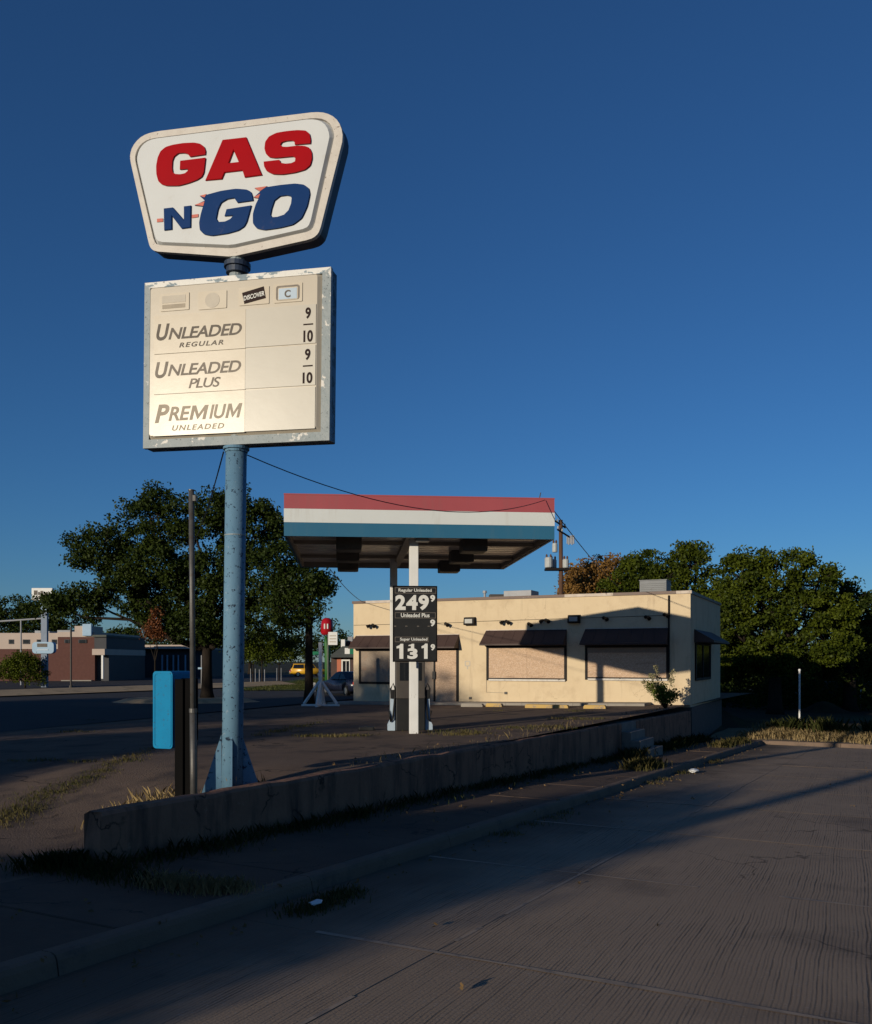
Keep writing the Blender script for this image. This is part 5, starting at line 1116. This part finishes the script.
# ------------------------------------------------------------------ right: white marker post, small post, dumpster
q = at(799.5, 0, 43); z = z_street(UEND) + .22
mp_ = thing('marker_post', 'white steel marker post standing in the dry verge', 'post', (q.x, 43, z)); MB().tube([(0, 0, -.3), (0, 0, at(0, 671, 43).z - z)], .042, 10).build('shaft', 'white', mp_); MB().tube([(0, 0, at(0, 671, 43).z - z), (0, 0, at(0, 669, 43).z - z)], .055, 10).build('cap', 'white', mp_)
q = at(860.5, 0, 62); mp2 = thing('marker_post', 'short grey post in front of the dark green bin', 'post', (q.x, 62, -1.5)); MB().tube([(0, 0, 0), (0, 0, at(0, 689, 62).z + 1.5)], .035, 8).build('shaft', 'galvbox', mp2); MB().box(-.05, -.05, at(0, 694, 62).z + 1.5, .05, -.04, at(0, 689.5, 62).z + 1.5).build('reflector', 'white', mp2)
q = at(850, 0, 66); ds = thing('dumpster', 'dark green steel bin with a pale square sticker under the trees', 'dumpster', (q.x, 66, -1.5), rad(-6))
MB().prism([(-1.6, .1), (3.4, .1), (3.4, 1.35), (-1.6, 1.55)], -.0, 1.8).build('body', 'dumpster', ds); MB().bbox(-1.65, -.06, 1.36, 3.45, 1.86, 1.62, r=.03).build('lid', 'dumpster', ds)
for k in range(5): MB().box(-1.3 + k * 1.05, -.05, .15, -1.2 + k * 1.05, -.002, 1.33).build('rib', 'dumpster', ds)
MB().box(-.75, -.06, .55, -.15, -.051, 1.15).build('sticker', 'signblue', ds)
structure(grid('mound', lambda a, c: (a, c), frange(at(800, 0, 57).x, at(850, 0, 57).x, .4), frange(55.5, 59, .4), 'dirt', lambda x, y, u, v: -1.62 + .75 * math.exp(-((x - at(825, 0, 57).x) ** 2 / 1.1 + (y - 57.2) ** 2 / 1.0))))

# ------------------------------------------------------------------ shrub by the store corner, weeds, grass, litter
b = uv(32.3, -7.85); zb2 = z_lot(*b) - .05
sh = thing('leafy_shrub', 'light green shrub growing by the store corner behind the wall', 'shrub', (b[0], b[1], zb2))
m = MB(); r = random.Random(3); tips = []
for k in range(16):
    a = r.uniform(0, 6.28); e = (math.cos(a) * r.uniform(.1, .7) - .15, math.sin(a) * r.uniform(.1, .4), r.uniform(.5, 1.0)); tips.append(e); m.tube(limb_pts((0, 0, 0), e, k, .06), [.014, .012, .01, .007, .004], 5)
for k, e in enumerate(((-.62, 0, 1.35), (-.35, .1, 1.55), (-.85, 0, 1.05), (.28, .05, 1.45), (-.5, -.1, 1.2))): tips.append(e); m.tube(limb_pts((0, 0, 0), e, 90 + k, .05), [.012, .010, .008, .006, .003], 5)
m.build('stem', 'bark', sh)
cs = []
for e in tips[:16]:
    for k in range(5): f = r.uniform(.45, 1.05); cs.append((e[0] * f, e[1] * f, e[2] * f))
leaves('foliage', cs, 26, .10, .085, 'leafE', sh, 4)
cs = []
for e in tips[16:]:
    for k in range(9): f = r.uniform(.55, 1.03); cs.append((e[0] * f, e[1] * f, e[2] * f))
stuff(leaves('seed_head', cs, 16, .06, .07, 'leafF', sh, 5))

R = random.Random(17)
spots = []
def along(u0, u1, v0, v1, step, dens, h, zf, jit=.5, prob=1.0):
    out = []; u = u0
    while u < u1:
        if R.random() < prob:
            v = R.uniform(v0, v1) * .955; x, y = uv(u * .955, v); k = R.uniform(.4, 1.4)
            out.append((x, y, zf(x, y, u * .955, v), .30 * k, .26 * k, dens * k, h * R.uniform(.6, 1.3)))
        u += step * R.uniform(.5, 1.5)
    return out
side = lambda x, y, u, v: z_side(u); lotz = lambda x, y, u, v: z_lot(x, y)
grass('wall_foot_grass', along(6.6, 26.5, -7.72, -7.35, .22, 45, .13, side) + along(6.6, 12, -7.7, -7.4, .2, 45, .14, side, prob=.8) + along(28.6, 37, -7.7, -7.2, .2, 60, .26, side), 'grassgreen', 5, .004)
# tussocks at the near end of the wall and on the kerb
def blob(u, v, n, h, s=.3, zf=side):
    u *= .955; v *= .955; x, y = uv(u, v); return (x, y, zf(x, y, u, v), s, s, n, h)
grass('wall_end_grass', [blob(6.4 + .1 * k, -8.15 + .1 * (k % 3), 130, .17, .25) for k in range(5)] + [blob(6.45 + .15 * (k % 2), -7.6 + .16 * k, 55, .11, .25) for k in range(7)] + [blob(6.2 + .2 * R.random(), -8.3 - .35 * k, 45, .05, .35) for k in range(8)], 'grassgreen', 6, .0035)
grass('kerb_side_grass', [blob(6.55 + .1 * R.random(), -6.6 + .14 * k, 130, .12, .22) for k in range(6)] + [blob(6.75, -5.95 + .06 * k, 120, .09, .22) for k in range(4)], 'grassdry', 7, .004)
strz = lambda x, y, u, v: z_street(u)
grass('gutter_weeds', [blob(6.85 + .12 * k, -5.16 + .05 * R.random(), 90, .07, .20, strz) for k in range(9)] + [blob(12 + R.random() * 3, -5.3, 60, .06, .25, strz) for k in range(5)] + [blob(20 + R.random() * 10, -5.35, 60, .08, .25, strz) for k in range(7)], 'grassmix', 8, .005)
grass('kerb_tussock', [blob(22.2 + .25 * k, -6.0 - .25 * R.random(), 130, .22, .35) for k in range(7)] + [blob(25.5 + .4 * k, -7.3, 80, .3, .3) for k in range(5)] + [blob(33 + .6 * k, -6.3 + .3 * R.random(), 110, .22, .4) for k in range(8)], 'grassmix', 9, .007)
grass('dry_lot_grass', [(lambda p: (p[0], p[1], z_lot(*p), .4, .3, 120 * q[2], q[3]))(((q[0] - 436) / 900 * q[1], q[1])) for q in
      [(107, 11.2, .35, .16), (120, 11.4, .5, .22), (135, 11.6, .6, .22), (150, 11.8, .7, .22), (163, 12.1, .7, .22), (172, 12.5, .6, .22), (160, 12.8, .5, .18), (146, 12.3, .5, .16), (128, 11.9, .3, .14)]] +
      along(9.8, 25, -8.25, -8.05, .8, 7, .16, lotz) + along(12, 25, -8.9, -8.15, 1.3, 14, .06, lotz) + [blob(10.0 + R.random() * .5, -8.3 - R.random() * .3, 9, .38, .25, lotz) for k in range(5)], 'grassdry', 10, .0026)
# weeds in the joint between walk and forecourt, lower left, and in the cracks
def pxs(lst, h, n, s):
    out = []
    for px, py, k in lst:
        Y = 14.0
        for _ in range(12):
            x = (px - 436) / 900 * Y; z = z_lot(x, Y); Y = (EYE - z) * 900 / (py - 661)
        out.append((x, Y, z, s * k, s * .8 * k, n * k, h * R.uniform(.7, 1.3)))
    return out
line = []
for i in range(26):
    q = i / 25; line.append((-14 + q * 118 + R.uniform(-3, 3), 826 - q * 55 + R.uniform(-2, 2), 1.3 - .5 * q))
line2 = [(104 + q * 46 + R.uniform(-2, 2), 770 - q * 22 + R.uniform(-1, 1), .7) for q in [i / 9 for i in range(10)]]
grass('joint_weeds', pxs(line, .06, 90, .40) + pxs(line2, .05, 90, .35), 'grassmix', 11, .0032)
cr = [(20 + 18 * k + R.uniform(-6, 6), 761.5 + R.uniform(-.8, .8), .5) for k in range(7)] + [(65 + 9 * k, 732 + R.uniform(-.5, .5), .6) for k in range(3)] + [(75 + 8 * k, 721, .5) for k in range(4)]
cr += [(262 + 7 * k, 735 - 1.4 * k + R.uniform(-1, 1), .7) for k in range(9)] + [(300 + 7 * k, 736 + R.uniform(-1, 1), .7) for k in range(10)] + [(440 + 6 * k, 733 + R.uniform(-2, 2), 1.1) for k in range(7)] + [(500 + 9 * k, 728 + R.uniform(-2, 2), .8) for k in range(8)] + [(556 + 9 * k, 719 + R.uniform(-1, 1), .8) for k in range(6)] + [(498, 711, .6), (576, 711.5, .7), (580, 711, .7)]
grass('crack_weeds', pxs(cr, .06, 70, .5), 'grassmix', 12, .007)
vg = []
for k in range(520):
    u = UEND + .4 + abs(R.gauss(0, 1)) * 3.2; v = R.uniform(-6.0, 14); x, y = uv(u, v); vg.append((x, y, z_street(UEND) + .13 + .12 * sstep(UEND + .3, UEND + 4, u), .55, .5, 60, R.uniform(.14, .30)))
grass('verge_grass', vg, 'grassdry', 13, .010)
grass('verge_weeds', [(lambda p: (p[0], p[1], z_street(UEND) + .2, .4, .4, 70, R.uniform(.4, .8)))(uv(UEND + R.uniform(2.5, 5), R.uniform(-6, 12))) for k in range(46)], 'grassgreen', 14, .010)
lw = [(R.uniform(-13.2, -7.0), R.uniform(62, 108), -.36, .9, 1.5, 90, .10) for k in range(260)]
grass('lawn_grass', lw, 'grassgreen', 15, .02)
# fallen leaves along the kerb and walk
rng = np.random.default_rng(8); C = []
for k in range(420):
    u = rng.uniform(3, 34); v = rng.choice([rng.normal(-5.02, .15), rng.normal(-6.6, .4), rng.normal(-8.1, .25), rng.uniform(-4.8, 6)], p=[.45, .3, .15, .1]); x, y = uv(u, v)
    C.append((x, y, (z_street(u) if v > -5.2 else z_side(u) if v > -7.45 else z_lot(x, y)) + .012))
o = leaves('fallen_leaves', C, 2, .02, .05, 'leaflitter', None, 9); stuff(o)
for q, lab in (((6.78, -4.86), 'small scrap of white litter in the near gutter'), ((22.9, -4.9), 'crumpled white litter on the street by the kerb')):
    x, y = uv(*q); bm = bmesh.new(); bmesh.ops.create_icosphere(bm, subdivisions=2, radius=.06 if q[0] < 10 else .14); rr = random.Random(4)
    for v in bm.verts: v.co *= rr.uniform(.55, 1.15); v.co.z *= .35; v.co.x *= 1.5
    me = bpy.data.meshes.new('paper_litter'); bm.to_mesh(me); bm.free(); me.materials.append(mt['paper']); o = bpy.data.objects.new('paper_litter', me); COL.objects.link(o); o.location = (x, y, z_street(q[0]) + .06); o.rotation_euler = (0, 0, 1.1)
    tag(o, lab, 'litter', 'litter by the kerb')
print('objects', len(bpy.data.objects), 'tris', sum(len(p.vertices) - 2 for o in bpy.data.objects if o.type == 'MESH' for p in o.data.polygons))
